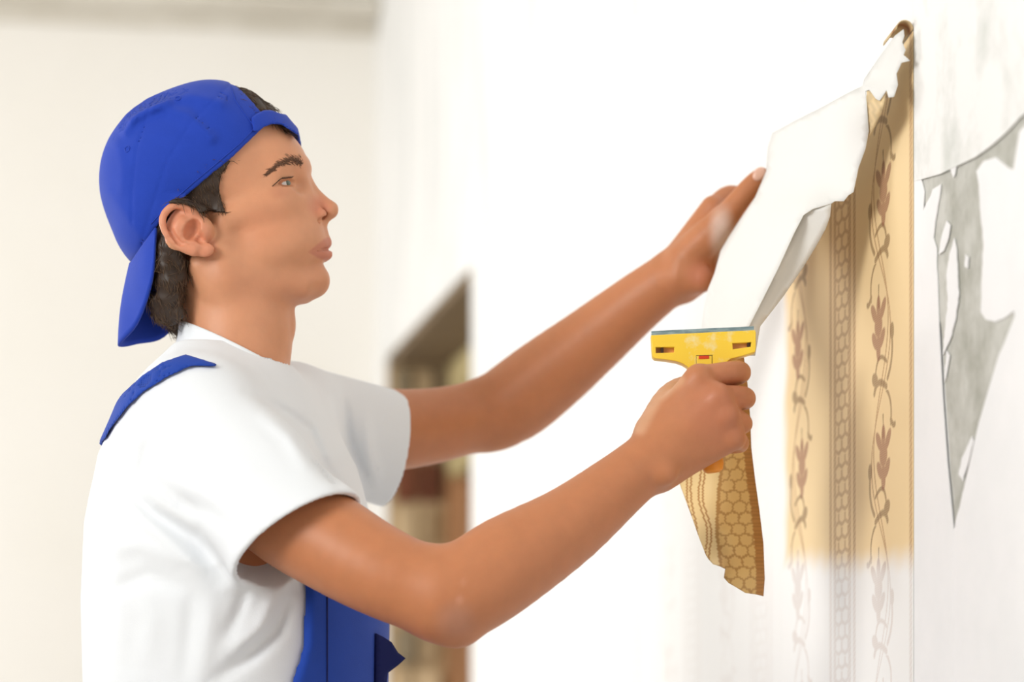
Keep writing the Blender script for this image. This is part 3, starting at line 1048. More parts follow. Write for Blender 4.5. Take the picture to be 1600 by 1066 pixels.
def arm_right(F):
    Q = lambda u, v, Y, r: (P(u, v, Y), pxr(r, Y))
    ch = [Q(310, 665, 3.385, 84), Q(430, 790, 3.31, 80), Q(527, 855, 3.275, 76), Q(605, 898, 3.255, 71), Q(680, 928, 3.25, 68)]
    F.chain([c[0] for c in ch], [c[1] for c in ch], k=0.010)
    ch = [Q(703, 931, 3.25, 74), Q(735, 918, 3.252, 75), Q(795, 879, 3.262, 74), Q(887, 822, 3.285, 61), Q(970, 756, 3.31, 49), Q(1017, 718, 3.32, 45)]
    F.chain([c[0] for c in ch], [c[1] for c in ch], k=0.018)
    F.ell(P(716, 980, 3.25), np.array([0.020, 0.018, 0.0190]), None, k=0.014)     # elbow bone
    F.ell(P(1040, 738, 3.300), np.array([0.012, 0.010, 0.012]), None, k=0.012)    # wrist bone
    # hand: back towards the camera, fingers closed round the handle
    wr = P(1020, 708, 3.325)
    mcp = [(1092, 592, 3.322), (1121, 622, 3.312), (1134, 652, 3.314), (1144, 684, 3.324)]
    wb = [(1030, 682, 3.328), (1030, 700, 3.322), (1030, 718, 3.322), (1032, 734, 3.326)]
    for i, (m, w) in enumerate(zip(mcp, wb)):
        F.cap(P(*w), P(*m), 0.021, [0.0150, 0.0150, 0.0142, 0.0132][i], k=0.014)
        F.ell(P(m[0] + 2, m[1] - 1, m[2] - 0.006), np.array([0.0098] * 3), None, k=0.008)
    F.cap(P(1040, 700, 3.328), P(1110, 650, 3.335), 0.024, 0.020, k=0.014)
    fing = [
        [mcp[0], (1152, 581, 3.340), (1152, 588, 3.372), (1120, 597, 3.390)],
        [mcp[1], (1161, 621, 3.336), (1160, 627, 3.370), (1124, 634, 3.392)],
        [mcp[2], (1158, 660, 3.338), (1157, 665, 3.368), (1122, 668, 3.390)],
        [mcp[3], (1155, 691, 3.342), (1153, 696, 3.368), (1118, 700, 3.385)]]
    rr = [[0.0132, 0.0112, 0.0095, 0.008], [0.0130, 0.0112, 0.0095, 0.008], [0.0125, 0.0106, 0.009, 0.0078], [0.0118, 0.0098, 0.0082, 0.007]]
    for f, r in zip(fing, rr):
        F.chain([P(*q) for q in f], r, k=0.0035)
    # thumb on the far side of the handle
    F.chain([P(1030, 675, 3.335), P(1050, 628, 3.352), P(1076, 606, 3.386), P(1112, 612, 3.404), P(1130, 622, 3.404)], [0.024, 0.0185, 0.0125, 0.0115, 0.009], k=0.010)


def arm_left(F):
    Q = lambda u, v, Y, r: (P(u, v, Y), pxr(r, Y))
    ch = [Q(445, 655, 3.665, 76), Q(560, 672, 3.72, 68), Q(660, 668, 3.765, 60), Q(740, 652, 3.795, 54)]
    F.chain([c[0] for c in ch], [c[1] for c in ch], k=0.010)
    ch = [Q(762, 648, 3.80, 52), Q(800, 630, 3.80, 62), Q(855, 588, 3.79, 61), Q(920, 536, 3.775, 54), Q(990, 478, 3.755, 46), Q(1042, 438, 3.735, 41)]
    F.chain([c[0] for c in ch], [c[1] for c in ch], k=0.016)
    F.ell(P(776, 676, 3.80), np.array([0.022, 0.018, 0.017]), None, k=0.014)
    # open left hand: palm to the camera, fingers lying behind the paper
    mcp = [(1114, 326, 3.722), (1140, 350, 3.735), (1150, 378, 3.738), (1142, 408, 3.732)]
    wb = [(1058, 412, 3.735), (1062, 424, 3.74), (1066, 434, 3.74), (1070, 444, 3.735)]
    for i, (m, w) in enumerate(zip(mcp, wb)):
        F.cap(P(*w), P(*m), 0.020, [0.0145, 0.0145, 0.014, 0.013][i], k=0.012)
    F.cap(P(1066, 432, 3.715), P(1094, 436, 3.708), 0.021, 0.016, k=0.012)         # heel of the palm
    F.chain([P(1072, 405, 3.715), P(1104, 372, 3.700), P(1128, 346, 3.692)], [0.021, 0.0195, 0.0155], k=0.012)  # ball of the thumb
    F.chain([P(1128, 344, 3.694), P(1152, 316, 3.690), P(1176, 288, 3.688), P(1190, 273, 3.688)], [0.0145, 0.0125, 0.0112, 0.0085], k=0.006)
    fing = [[mcp[0], (1140, 304, 3.742), (1172, 312, 3.752), (1196, 322, 3.748)],
            [mcp[1], (1184, 326, 3.752), (1206, 340, 3.752), (1222, 352, 3.744)],
            [mcp[2], (1192, 356, 3.752), (1212, 366, 3.750), (1226, 378, 3.742)],
            [mcp[3], (1172, 396, 3.746), (1190, 404, 3.744), (1202, 412, 3.738)]]
    rr = [[0.0125, 0.0105, 0.009, 0.0075], [0.0125, 0.0105, 0.009, 0.0075], [0.012, 0.010, 0.0088, 0.0075], [0.011, 0.009, 0.0078, 0.0068]]
    for f, r in zip(fing, rr):
        F.chain([P(*q) for q in f], r, k=0.003)


TZ = np.array([0.98, 1.06, 1.12, 1.20, 1.28, 1.35, 1.40, 1.44, 1.47])
TCX = np.array([-.296, -.297, -.297, -.297, -.298, -.299, -.302, -.306, -.310])
TA = np.array([.140, .146, .149, .150, .144, .126, .100, .070, .040])
TB = np.array([.178, .186, .192, .197, .197, .190, .165, .125, .080])
YAW = math.radians(18)


def torso_sd(X, Y, Z, grow=0.0):
    zc = np.clip(Z, TZ[0], TZ[-1])
    cx, a, b = np.interp(zc, TZ, TCX), np.interp(zc, TZ, TA) + grow, np.interp(zc, TZ, TB) + grow
    dx, dy = X - cx, Y - 3.5
    f = dx * math.cos(YAW) - dy * math.sin(YAW)        # chest forward, turned a little to the camera
    s = dx * math.sin(YAW) + dy * math.cos(YAW)
    k0 = np.sqrt((f / a) ** 2 + (s / b) ** 2)
    k1 = np.sqrt((f / a ** 2) ** 2 + (s / b ** 2) ** 2)
    d = k0 * (k0 - 1) / np.maximum(k1, 1e-6)
    d = np.maximum(d, np.maximum(TZ[0] - grow - Z, Z - TZ[-1] - grow))
    return d


# ---------------------------------------------------------------- body
def build_body():
    F = Field(axis((-0.46, -0.335, 0.003), (-0.335, -0.17, 0.0014), (-0.17, 0.12, 0.0032), (0.12, 0.325, 0.0018)),
              axis((3.185, 3.27, 0.003), (3.27, 3.50, 0.0019), (3.50, 3.60, 0.0026), (3.60, 3.79, 0.0022), (3.79, 3.87, 0.0032)),
              axis((1.10, 1.31, 0.0032), (1.31, 1.47, 0.0018), (1.47, 1.70, 0.0014), (1.70, 1.78, 0.003)))
    # trunk inside the shirt
    s, X, Y, Z = F.box((-0.46, 3.25, 1.12), (-0.12, 3.75, 1.50))
    d = np.maximum(torso_sd(X, Y, Z, -0.022), 1.14 - Z)
    F.put(s, d, 0.005, 'add')
    head_prims(F)
    arm_right(F)
    arm_left(F)
    V, Q = F.mesh(1, 0.45)
    return V, Q


BV, BQ = build_body()
u, v = uvw(BV[:, 0], BV[:, 1], BV[:, 2], fold=False)
near = BV[:, 1] < Y0
tint = np.tile(np.array(s2l(206, 146, 110)), (len(BV), 1))
face = (BV[:, 2] > 1.44) & (BV[:, 0] < -0.1) & (np.abs(BV[:, 1] - Y0) < 0.13) & (BV[:, 0] + 0.0 < -0.17)


def blend(mask, col, a):
    global tint
    k = (np.clip(mask, 0, 1) * a)[:, None]
    tint = tint * (1 - k) + np.array(s2l(*col)) * k


fu, fv = uvw(BV[:, 0], BV[:, 1], BV[:, 2], fold=True)
blend(np.where(~face, 1, 0), (188, 122, 82), 0.95)
blend(np.where(face, smoothstep(60, 10, np.hypot(fu - 415, fv - 350)), 0), (214, 140, 104), 0.3)
blend(np.where(face, smoothstep(26, 6, np.hypot(fu - 500, (fv - 322))), 0), (212, 132, 104), 0.6)
blend(np.where(face & (np.abs(BV[:, 1] - Y0) > 0.066), smoothstep(6, -6, poly_sd(fu, fv, [(246, 345), (256, 318), (290, 314), (312, 330), (330, 360), (338, 390), (325, 406), (290, 398), (255, 370)])), 0), (214, 138, 110), 0.55)
lipU = poly_sd(fu, fv, [(482, 394), (494, 384), (506, 374), (513, 371), (522, 374), (522, 390), (505, 389)])
lipL = poly_sd(fu, fv, [(482, 394), (505, 389), (522, 388), (524, 398), (518, 405), (508, 407), (495, 402)])
blend(np.where(face, smoothstep(2.0, -1.5, np.minimum(lipU, lipL)), 0), (186, 108, 92), 0.62)
blend(np.where(face, smoothstep(24, 4, np.hypot(fu - 436, (fv - 300) * 1.6)), 0), (190, 122, 92), 0.4)
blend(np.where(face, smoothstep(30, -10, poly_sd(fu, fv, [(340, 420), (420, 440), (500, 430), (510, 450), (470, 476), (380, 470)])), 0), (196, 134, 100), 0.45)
# dust on thenar, elbow and knuckles; redder knuckles and palm
lh = (BV[:, 0] > 0.12) & (BV[:, 1] > 3.6)
blend(np.where(lh, smoothstep(30, 6, np.hypot((u - 1128) * 1.1, (v - 366) * 0.5)), 0), (226, 204, 192), 0.75)
blend(np.where(lh, smoothstep(34, 6, np.hypot(u - 1096, v - 428)), 0), (200, 124, 96), 0.6)
rh = (BV[:, 0] > 0.12) & (BV[:, 1] < 3.45)
blend(np.where(rh, smoothstep(90, 20, np.hypot(u - 1130, v - 640)), 0), (186, 116, 86), 0.6)
blend(np.where(rh, smoothstep(16, 3, seg_d(u, v, [(1000, 670), (1025, 622), (1060, 594)])), 0), (222, 178, 142), 0.5)
el = (BV[:, 1] < 3.45) & (BV[:, 0] > -0.12) & (BV[:, 0] < 0.05)
blend(np.where(el, smoothstep(46, 8, np.hypot(u - 712, v - 972)), 0), (186, 136, 114), 0.6)
blend(np.where(el, smoothstep(9, 2, np.hypot((u - 718), (v - 938) * 0.8)), 0), (210, 152, 128), 0.45)
blend(np.where(el, smoothstep(8, 2, np.hypot((u - 724), (v - 910) * 0.8)), 0), (206, 146, 116), 0.35)
bme = mesh_np('body', BV, BQ)
color_attr(bme, 'tint', tint)
body = link('body', bme, M_SKIN, person, 'tanned skin of head, neck and bare arms')


def uv_sphere(name, c, r, mat, parent, seg=20, label=None, scale=(1, 1, 1), rot=None):
    bm = bmesh.new()
    bmesh.ops.create_uvsphere(bm, u_segments=seg, v_segments=seg // 2, radius=r)
    M = Matrix.Translation(Vector(c)) @ (rot if rot is not None else Matrix.Identity(4)) @ Matrix.Diagonal((*scale, 1))
    bmesh.ops.transform(bm, matrix=M, verts=bm.verts)
    return bm_obj(name, bm, mat, parent, label)


EYE_DIR = Vector((0.90, -0.38, 0.13)).normalized()
for s in (1, -1):
    c = H(437, 288, -45); c = c if s == 1 else mir(c)
    c = Vector(c)
    eye = uv_sphere('eye', c, 17.6 * PX, M_EYE, person, 28)
    rot = EYE_DIR.to_track_quat('Z', 'Y').to_matrix().to_4x4()
    for nm, rad, off, mt in (('iris', 8.6, 15.6, M_IRIS), ('pupil', 4.0, 16.9, M_PUPIL)):
        ir = uv_sphere(nm, c + EYE_DIR * off * PX, rad * PX, mt, None, 18, scale=(1, 1, 0.33), rot=rot)
        ir.parent = eye

# thumb nail of the open hand
nail_c = P(1186, 272, 3.677)
uv_sphere('thumb_nail', nail_c, 0.0075, M_NAIL, person, 14, scale=(0.85, 0.35, 1.15), rot=Matrix.Rotation(math.radians(38), 4, 'Y'))

# ---------------------------------------------------------------- hair
HG = lambda st: (np.arange(-0.455, -0.215, st), np.arange(3.5 - 0.105, 3.5 + 0.106, st), np.arange(1.47, 1.775, st))
HF = Field(*HG(0.0020))
head_prims(HF)
X, Y, Z = HF.full()
hu, hv = uvw(X, Y, Z)
HEADD = HF.d.copy()


def region(poly):
    return poly_sd(hu, hv, poly) * PX


side = region([(262, 318), (283, 318), (303, 323), (312, 334), (322, 330), (336, 331), (353, 332), (347, 318), (342, 296), (346, 272), (362, 250), (330, 250), (280, 290)])
nape = region([(226, 340), (262, 350), (278, 388), (294, 404), (293, 430), (290, 470), (285, 500), (270, 509), (250, 505), (236, 485), (228, 450), (224, 400)])
front = region([(345, 110), (420, 120), (432, 176), (446, 190), (449, 206), (444, 203), (436, 196), (424, 190), (400, 176), (384, 172), (366, 150)])
wv = 0.0011 * np.sin(X * 240 + Z * 130 + Y * 90) + 0.0009 * np.sin(Z * 310 - Y * 160 + 1.0)
d1 = np.maximum(HEADD - 0.0035 - 0.5 * wv, side)
NB = Field(HF.xs, HF.ys, HF.zs)
NB.chain([H(262, 362, -84), H(266, 400, -84), H(266, 450, -76), H(266, 492, -58)], [22 * PX, 24 * PX, 24 * PX, 17 * PX], k=0.01)
NB.chain([mir(H(262, 362, -84)), mir(H(266, 400, -84)), mir(H(266, 450, -76)), mir(H(266, 492, -58))], [22 * PX, 24 * PX, 24 * PX, 17 * PX], k=0.01)
NB.ell(H(258, 420, 0), np.array([34, 84, 84]) * PX, None, k=0.012)
for cu2, cv2, cw2, cr2 in ((252, 492, -50, 13), (268, 500, -62, 11), (278, 486, -72, 11), (244, 470, -66, 12), (256, 452, -84, 12), (276, 440, -88, 10), (262, 478, -78, 11)):
    NB.ell(H(cu2, cv2, cw2), np.array([cr2] * 3) * PX, None, k=0.004)
d2 = NB.d - 1.2 * wv
d3 = np.maximum(HEADD - 0.0040 - 0.5 * wv, front)
HF.d = np.minimum(np.minimum(d1, d2), d3).astype(np.float32)
HV, HQ = HF.mesh(2)
hair = link('hair', mesh_np('hair', HV, HQ), M_HAIR, person, 'short brown hair')

# strands lying over the hair masses
bm = bmesh.new()
hu2, hv2 = uvw(HV[:, 0], HV[:, 1], HV[:, 2])
e1 = HV[HQ[:, 2]] - HV[HQ[:, 0]]; e2 = HV[HQ[:, 3]] - HV[HQ[:, 1]]
fn = np.cross(e1, e2); fn /= np.maximum(np.linalg.norm(fn, axis=1), 1e-9)[:, None]
fc = HV[HQ].mean(1)
fu2, fv2 = uvw(fc[:, 0], fc[:, 1], fc[:, 2])
pick = RNG.choice(len(fc), 4200, replace=False)
for i in pick:
    p0 = fc[i]; n0 = fn[i]
    uu, vv = fu2[i], fv2[i]
    if vv < 230 and uu > 340:
        dr = np.array([0.75, 0.15 * np.sign(p0[1] - Y0), -0.65])
    elif vv < 345:
        dr = np.array([0.42, 0.0, -0.9])
    else:
        dr = np.array([0.15, 0.0, -1.0]) + RNG.normal(0, 0.35, 3)
    if (HEADD.size and n0 @ np.array([0, 0, 0]) > 1):
        continue
    dr = dr + RNG.normal(0, 0.16, 3)
    dr = dr - n0 * (dr @ n0); dr /= np.linalg.norm(dr) + 1e-9
    L = RNG.uniform(8, 20) * PX
    if vv < 230: L = RNG.uniform(10, 22) * PX
    if vv > 345:
        L *= 1.3
    pts = [p0 - n0 * 0.0005, p0 + dr * L * 0.5 + n0 * 0.0007, p0 + dr * L + n0 * RNG.uniform(-0.0012, 0.0008)]
    tube(bm, pts, [0.00034, 0.00034, 0.0001], 3)
bm_obj('hair_strands', bm, M_HAIRL, person)['kind'] = 'stuff'

# eyebrows and lashes: short hairs along the ridge
face_tree = None
from mathutils.bvhtree import BVHTree
sel = np.nonzero((BV[BQ[:, 0], 0] > -0.30) & (BV[BQ[:, 0], 0] < -0.17) & (BV[BQ[:, 0], 2] > 1.5))[0]
face_tree = BVHTree.FromPolygons([tuple(p) for p in BV], [tuple(f) for f in BQ[sel]])
camv = Vector((0, 0, CZ))
for s in (1, -1):
    bm = bmesh.new()
    for k in range(300):
        t = RNG.uniform(0, 1)
        uu = np.interp(t, [0, 0.35, 0.7, 1], [473, 456, 436, 417]) + RNG.normal(0, 1)
        vv = np.interp(t, [0, 0.35, 0.7, 1], [255, 251, 258, 273]) + RNG.normal(0, 1) * np.interp(t, [0, 0.4, 1], [3.4, 3.2, 1.5])
        d = (Vector(P(uu, vv, 3.5)) - camv).normalized()
        hit, nrm, _, _ = face_tree.ray_cast(camv, d)
        if hit is None or hit.y > Y0:
            continue
        if nrm.y > 0:
            nrm = -nrm
        dr = Vector((-0.75, -0.15, np.interp(t, [0, 0.5, 1], [0.35, 0.1, -0.45]))) + Vector(RNG.normal(0, 0.12, 3))
        dr = (dr - nrm * dr.dot(nrm)).normalized()
        L = RNG.uniform(5, 9) * PX
        pts = [hit - nrm * 0.0003, hit + dr * L * 0.5 + nrm * 0.0007, hit + dr * L + nrm * 0.0004]
        if s == -1:
            pts = [Vector((p.x, 2 * Y0 - p.y, p.z)) for p in pts]
        tube(bm, pts, [0.00030, 0.00026, 0.00008], 3)
    bm_obj('eyebrow', bm, M_BROW, person)
    bm = bmesh.new()
    for k in range(34):
        t = k / 33.0
        uu = np.interp(t, [0, 0.5, 1], [425, 438, 455]); vv = np.interp(t, [0, 0.5, 1], [291, 279.5, 278])
        d = (Vector(P(uu, vv, 3.5)) - camv).normalized()
        hit, nrm, _, _ = face_tree.ray_cast(camv, d)
        if hit is None or hit.y > Y0:
            continue
        dr = Vector((0.6, -0.5, 0.12)).normalized()
        pts = [hit, hit + dr * 3 * PX, hit + dr * 6 * PX + Vector((0, 0, 1.5 * PX))]
        if s == -1:
            pts = [Vector((p.x, 2 * Y0 - p.y, p.z)) for p in pts]
        tube(bm, pts, [0.0003, 0.00025, 0.00008], 3)
    bm_obj('eyelashes', bm, M_HAIR, person)

# ---------------------------------------------------------------- cap
CF = Field(*HG(0.0017))
CF.d[:] = 1
head_prims(CF)
hd = CF.d.copy()
CX, CY, CZZ = CF.full()
cu_, cv_ = uvw(CX, CY, CZZ)
CF.d[:] = 1
p = PX
CF.ell(H(291, 268), np.array([131, 122, 117]) * p, RP(14), k=0.01)
CF.ell(H(340, 222), np.array([84, 108, 94]) * p, RP(25), k=24 * p)
CF.ell(H(252, 335), np.array([80, 112, 100]) * p, RP(12), k=24 * p)
upper = poly_sd(cu_, cv_, [(60, 40), (60, 480), (200, 425), (206, 411), (226, 384), (250, 348), (284, 312), (321, 281), (364, 245), (404, 206), (430, 175), (470, 140), (470, 40)]) * PX
covered = np.maximum(np.maximum(hd - 0.0045, upper), np.abs(CY - Y0) - 0.079)
k = 0.010
h = np.clip(0.5 + 0.5 * (covered - CF.d) / k, 0, 1)
crown = covered * (1 - h) + CF.d * h - k * h * (1 - h)
# soft folds in the cloth
for pts, amp, sg in (([(205, 186), (250, 168), (290, 178), (330, 215)], 0.0038, 9), ([(196, 204), (215, 176), (262, 158)], 0.0040, 8), ([(235, 163), (300, 150), (345, 160)], 0.0030, 10), ([(170, 300), (200, 340), (225, 372)], 0.0014, 10), ([(182, 222), (192, 260), (190, 300)], 0.0012, 9)):
    crown = crown - amp * np.exp(-(seg_d(cu_, cv_, pts) / sg) ** 2) * (CY < Y0 + 0.03)
# seams between the panels and a stitched lower edge
for pts in ([(362, 130), (300, 190), (262, 250), (236, 330), (220, 384)], [(236, 162), (214, 230), (206, 300), (206, 350)]):
    crown = crown + 0.0009 * np.exp(-(seg_d(cu_, cv_, pts) / 2.2) ** 2)
shell = np.maximum(crown, -(crown + 0.0032))
shell = np.maximum(shell, upper)
# arched opening above the strap
oc = H(436, 188); R_ = RP(-41)
q = [(CX - oc[0]) * R_[i][0] + (CY - oc[1]) * R_[i][1] + (CZZ - oc[2]) * R_[i][2] for i in range(3)]
op = np.sqrt((q[0] / (99 * p)) ** 2 + (q[1] / (66 * p)) ** 2 + (q[2] / (90 * p)) ** 2) - 1
shell = np.maximum(shell, -op * 60 * p)
CF.d = shell.astype(np.float32)
CV, CQ = largest(*CF.mesh(3))
cap = link('cap', mesh_np('cap', CV, CQ), M_CAP, person, 'cobalt blue cotton cap worn backwards')
# strap over the forehead
band = poly_sd(cu_, cv_, [(392, 184), (400, 178), (412, 172), (424, 172), (440, 178), (466, 180), (466, 212), (440, 195), (425, 194), (412, 199), (403, 207), (396, 206)]) * PX
st = np.maximum(hd - 0.0090, -(hd - 0.0048))
CF.d = np.maximum(st, band).astype(np.float32)
SV, SQ = largest(*CF.mesh(2))


def sub(o, parent):
    o.parent = parent                              # the parent part itself sits at the world origin
    return o


sub(link('cap_strap', mesh_np('cap_strap', SV, SQ), M_CAP), cap)


def lerp_curve(tk, pts, t):
    pts = np.array(pts, float)
    # smooth interpolation (Catmull-Rom via cubic hermite)
    i = min(max(int(np.searchsorted(tk, t) - 1), 0), len(tk) - 2)
    h_ = tk[i + 1] - tk[i]; s_ = (t - tk[i]) / h_
    m = []
    for j in (i, i + 1):
        if 0 < j < len(tk) - 1:
            m.append((pts[j + 1] - pts[j - 1]) / (tk[j + 1] - tk[j - 1]))
        elif j == 0:
            m.append((pts[1] - pts[0]) / (tk[1] - tk[0]))
        else:
            m.append((pts[-1] - pts[-2]) / (tk[-1] - tk[-2]))
    return ((2 * s_ ** 3 - 3 * s_ ** 2 + 1) * pts[i] + (s_ ** 3 - 2 * s_ ** 2 + s_) * h_ * m[0] + (-2 * s_ ** 3 + 3 * s_ ** 2) * pts[i + 1] + (s_ ** 3 - s_ ** 2) * h_ * m[1])


tk = [-1, -0.6, -0.25, 0, 0.25, 0.6, 1]
A_ = [H(244, 356, -108), H(222, 386, -82), H(207, 408, -40), H(204, 413, 0), H(212, 418, 40), H(232, 412, 82), H(262, 395, 108)]
E_ = [H(244, 362, -110), H(237, 440, -100), H(214, 506, -58), H(186, 540, -8), H(214, 538, 44), H(262, 522, 88), H(300, 440, 112)]
nt, ns = 40, 14
VV = []
for i in range(nt + 1):
    t = -1 + 2 * i / nt
    a = lerp_curve(tk, A_, t); e = lerp_curve(tk, E_, t)
    for j in range(ns + 1):
        s_ = j / ns
        VV.append(a + (e - a) * s_ + np.array([-1, 0, -0.2]) * 0.003 * math.sin(math.pi * s_) * (1 - t * t))
idx = np.arange(len(VV)).reshape(nt + 1, ns + 1)
VF = np.stack([idx[:-1, :-1], idx[:-1, 1:], idx[1:, 1:], idx[1:, :-1]], -1).reshape(-1, 4)
vis = link('cap_visor', mesh_np('cap_visor', VV, VF), M_CAP)
m_ = vis.modifiers.new('thickness', 'SOLIDIFY'); m_.thickness = 0.003; m_.offset = 0
sub(vis, cap)
# stitching lines and eyelets on the crown
cap_tree = BVHTree.FromPolygons([tuple(q_) for q_ in CV], [tuple(f) for f in CQ])


def cap_hit(uu, vv):
    d_ = (Vector(P(uu, vv, 3.5)) - camv).normalized()
    hit, nrm, _, _ = cap_tree.ray_cast(camv, d_)
    if hit is not None and nrm.dot(d_) > 0:
        nrm = -nrm
    return hit, nrm


for (eu, ev) in ((278, 154), (199, 233)):
    hit, nrm = cap_hit(eu, ev)
    if hit is None:
        continue
    bm = bmesh.new()
    a_ = nrm.cross(Vector((0, 0, 1))).normalized(); b_ = nrm.cross(a_)
    ring = [hit + (a_ * math.cos(x_) + b_ * math.sin(x_)) * 0.0032 for x_ in np.linspace(0, 2 * math.pi, 13)]
    tube(bm, ring, [0.0008] * 13, 6)
    sub(bm_obj('eyelet', bm, M_CAP), cap)
def stitch(lines):
    bm = bmesh.new()
    for ln in lines:
        prev = []
        n = 60
        tt = np.linspace(0, 1, len(ln))
        for i in range(n):
            uu = np.interp(i / (n - 1), tt, [q_[0] for q_ in ln]); vv = np.interp(i / (n - 1), tt, [q_[1] for q_ in ln])
            hit, nrm = cap_hit(uu, vv)
            if hit is None or hit.y > Y0:
                if len(prev) > 2: tube(bm, prev, [0.0006] * len(prev), 5)
                prev = []
                continue
            prev.append(hit + nrm * 0.0002)
        if len(prev) > 2: tube(bm, prev, [0.0006] * len(prev), 5)
    return bm


sub(bm_obj('stitching', stitch([[(236, 350), (262, 322), (300, 287), (340, 254), (375, 224), (398, 200)], [(360, 134), (367, 156), (378, 172), (396, 196)]]), M_CAP), cap)


# ---------------------------------------------------------------- shirt
SHF = Field(np.arange(-0.48, -0.08, 0.0025), np.arange(3.17, 3.86, 0.0025), np.arange(1.0, 1.51, 0.0025))
X, Y, Z = SHF.full()
SHF.d = np.broadcast_to(torso_sd(X, Y, Z, 0.0), SHF.d.shape).astype(np.float32).copy()
# shoulder yoke
SHF.chain([P(378, 655, 3.50), P(312, 668, 3.40)], [0.058, 0.066], k=0.03)
SHF.chain([P(385, 652, 3.50), P(455, 658, 3.64)], [0.056, 0.058], k=0.03)
SHF.cap(P(368, 612, 3.5), P(352, 670, 3.5), 0.056, 0.08, k=0.03)


def sleeve(a, b, ra, rb, n_cut, cut_pt, k):
    a = np.asarray(a); b = np.asarray(b)
    ab = b - a; L2 = ab @ ab
    px, py, pz = X - a[0], Y - a[1], Z - a[2]
    t = np.clip((px * ab[0] + py * ab[1] + pz * ab[2]) / L2, 0, 1.4)
    d = np.sqrt((px - t * ab[0]) ** 2 + (py - t * ab[1]) ** 2 + (pz - t * ab[2]) ** 2) - (ra + (rb - ra) * t)
    n_cut = np.asarray(n_cut) / np.linalg.norm(n_cut)
    pl = (X - cut_pt[0]) * n_cut[0] + (Y - cut_pt[1]) * n_cut[1] + (Z - cut_pt[2]) * n_cut[2]
    return d, pl


hn = P(465, 843, 3.285)
s1 = P(308, 668, 3.385)
hem_dir = P(561, 781, 3.285) - P(369, 903, 3.285)
n1 = np.cross(hem_dir, np.array([0.0, 1.0, 0.0])); n1 *= np.sign(n1 @ (hn - s1))
n1 = n1 / np.linalg.norm(n1) + np.array([0, -0.25, 0])
dS, pl1 = sleeve(s1, hn, 0.070, 0.0735, n1, hn, 0)
out1 = np.maximum(dS, pl1)
hf = P(612, 702, 3.755)
s2_ = P(450, 655, 3.655)
n2 = np.array([1.0, 0.35, -0.12])
dS2, pl2 = sleeve(s2_, hf, 0.062, 0.066, n2, hf, 0)
out2 = np.maximum(dS2, pl2)
sl = (slice(None),) * 3
SHF.put(sl, out1, 0.022, 'add')
SHF.put(sl, out2, 0.020, 'add')
# folds traced on the camera side
G = np.zeros_like(SHF.d)
nearS, farS = (3.16, 3.52), (3.50, 3.87)
for pts, amp, sg, msk in (
        ([(186, 735), (200, 760), (235, 800), (300, 840), (345, 885)], -0.009, 13, nearS),
        ([(190, 770), (240, 825), (290, 870), (330, 900)], 0.005, 12, nearS),
        ([(205, 745), (255, 790), (310, 840)], 0.006, 15, nearS),
        ([(150, 860), (220, 850), (290, 880), (330, 930)], 0.0045, 16, nearS),
        ([(160, 930), (230, 900), (300, 925)], -0.004, 14, nearS),
        ([(455, 925), (430, 985), (385, 1030), (330, 1066)], -0.010, 13, nearS),
        ([(440, 915), (405, 985), (355, 1020)], 0.006, 14, nearS),
        ([(300, 915), (297, 970), (285, 1080)], -0.003, 13, nearS),
        ([(332, 935), (326, 985), (310, 1080)], 0.003, 15, nearS),
        ([(215, 900), (235, 970), (230, 1050)], 0.004, 18, nearS),
        ([(240, 660), (222, 710), (218, 760)], -0.002, 6, nearS),
        ([(385, 612), (440, 640), (484, 672), (508, 730), (540, 770)], -0.007, 9, nearS),
        ([(400, 640), (450, 680), (485, 740)], 0.005, 13, nearS),
        ([(300, 700), (380, 740), (450, 800)], 0.003, 22, nearS),
        ([(296, 590), (262, 640), (232, 700), (216, 765)], -0.0022, 7, nearS),
        ([(150, 780), (180, 850), (190, 960), (180, 1050)], 0.004, 22, nearS),
        ([(390, 905), (372, 960), (350, 1000)], -0.005, 11, nearS),
        ([(520, 700), (545, 740), (560, 776)], 0.004, 10, farS),
        ([(270, 780), (330, 800), (400, 850)], -0.004, 14, nearS),
        ([(250, 740), (320, 770), (380, 840)], 0.003, 14, nearS),
        ([(480, 605), (500, 670), (545, 750)], -0.010, 10, farS),
        ([(505, 612), (525, 680), (562, 760)], 0.008, 9, farS),
        ([(535, 615), (545, 690), (577, 770)], -0.009, 9, farS),
        ([(570, 640), (575, 700), (590, 760)], 0.005, 10, farS)):
    us_ = [q_[0] for q_ in pts]; vs_ = [q_[1] for q_ in pts]
    cn = [P(uu, vv, YY_) for uu in (min(us_) - 3 * sg, max(us_) + 3 * sg) for vv in (min(vs_) - 3 * sg, max(vs_) + 3 * sg) for YY_ in msk]
    bx, xa, ya, za_ = SHF.box((min(c_[0] for c_ in cn), msk[0], min(c_[2] for c_ in cn)), (max(c_[0] for c_ in cn), msk[1], max(c_[2] for c_ in cn)))
    if G[bx].size == 0:
        continue
    fu_, fv_ = uvw(xa, ya, za_, fold=False)
    mk = smoothstep(3.52, 3.44, ya) if msk is nearS else smoothstep(3.50, 3.60, ya)
    dd_, t_ = seg_dt(fu_, fv_, pts)
    G[bx] += (amp * np.exp(-(dd_ / sg) ** 2) * mk * np.sin(np.pi * np.clip(t_, 0.03, 0.97)) ** 0.7).astype(np.float32)
SHF.d -= G
SHF.d -= (0.0012 * np.exp(-((pl1 + 0.006) / 0.007) ** 2) * (np.abs(dS) < 0.02)).astype(np.float32)
# hollow sleeves
in1 = np.maximum(dS - G + 0.0050, -(pl1 + 0.055))
in2 = np.maximum(dS2 - G + 0.0050, -(pl2 + 0.045))
SHF.put(sl, in1, 0.001, 'sub')
SHF.put(sl, in2, 0.001, 'sub')
# stitched hem line

SHIRT_D = SHF.d.copy()
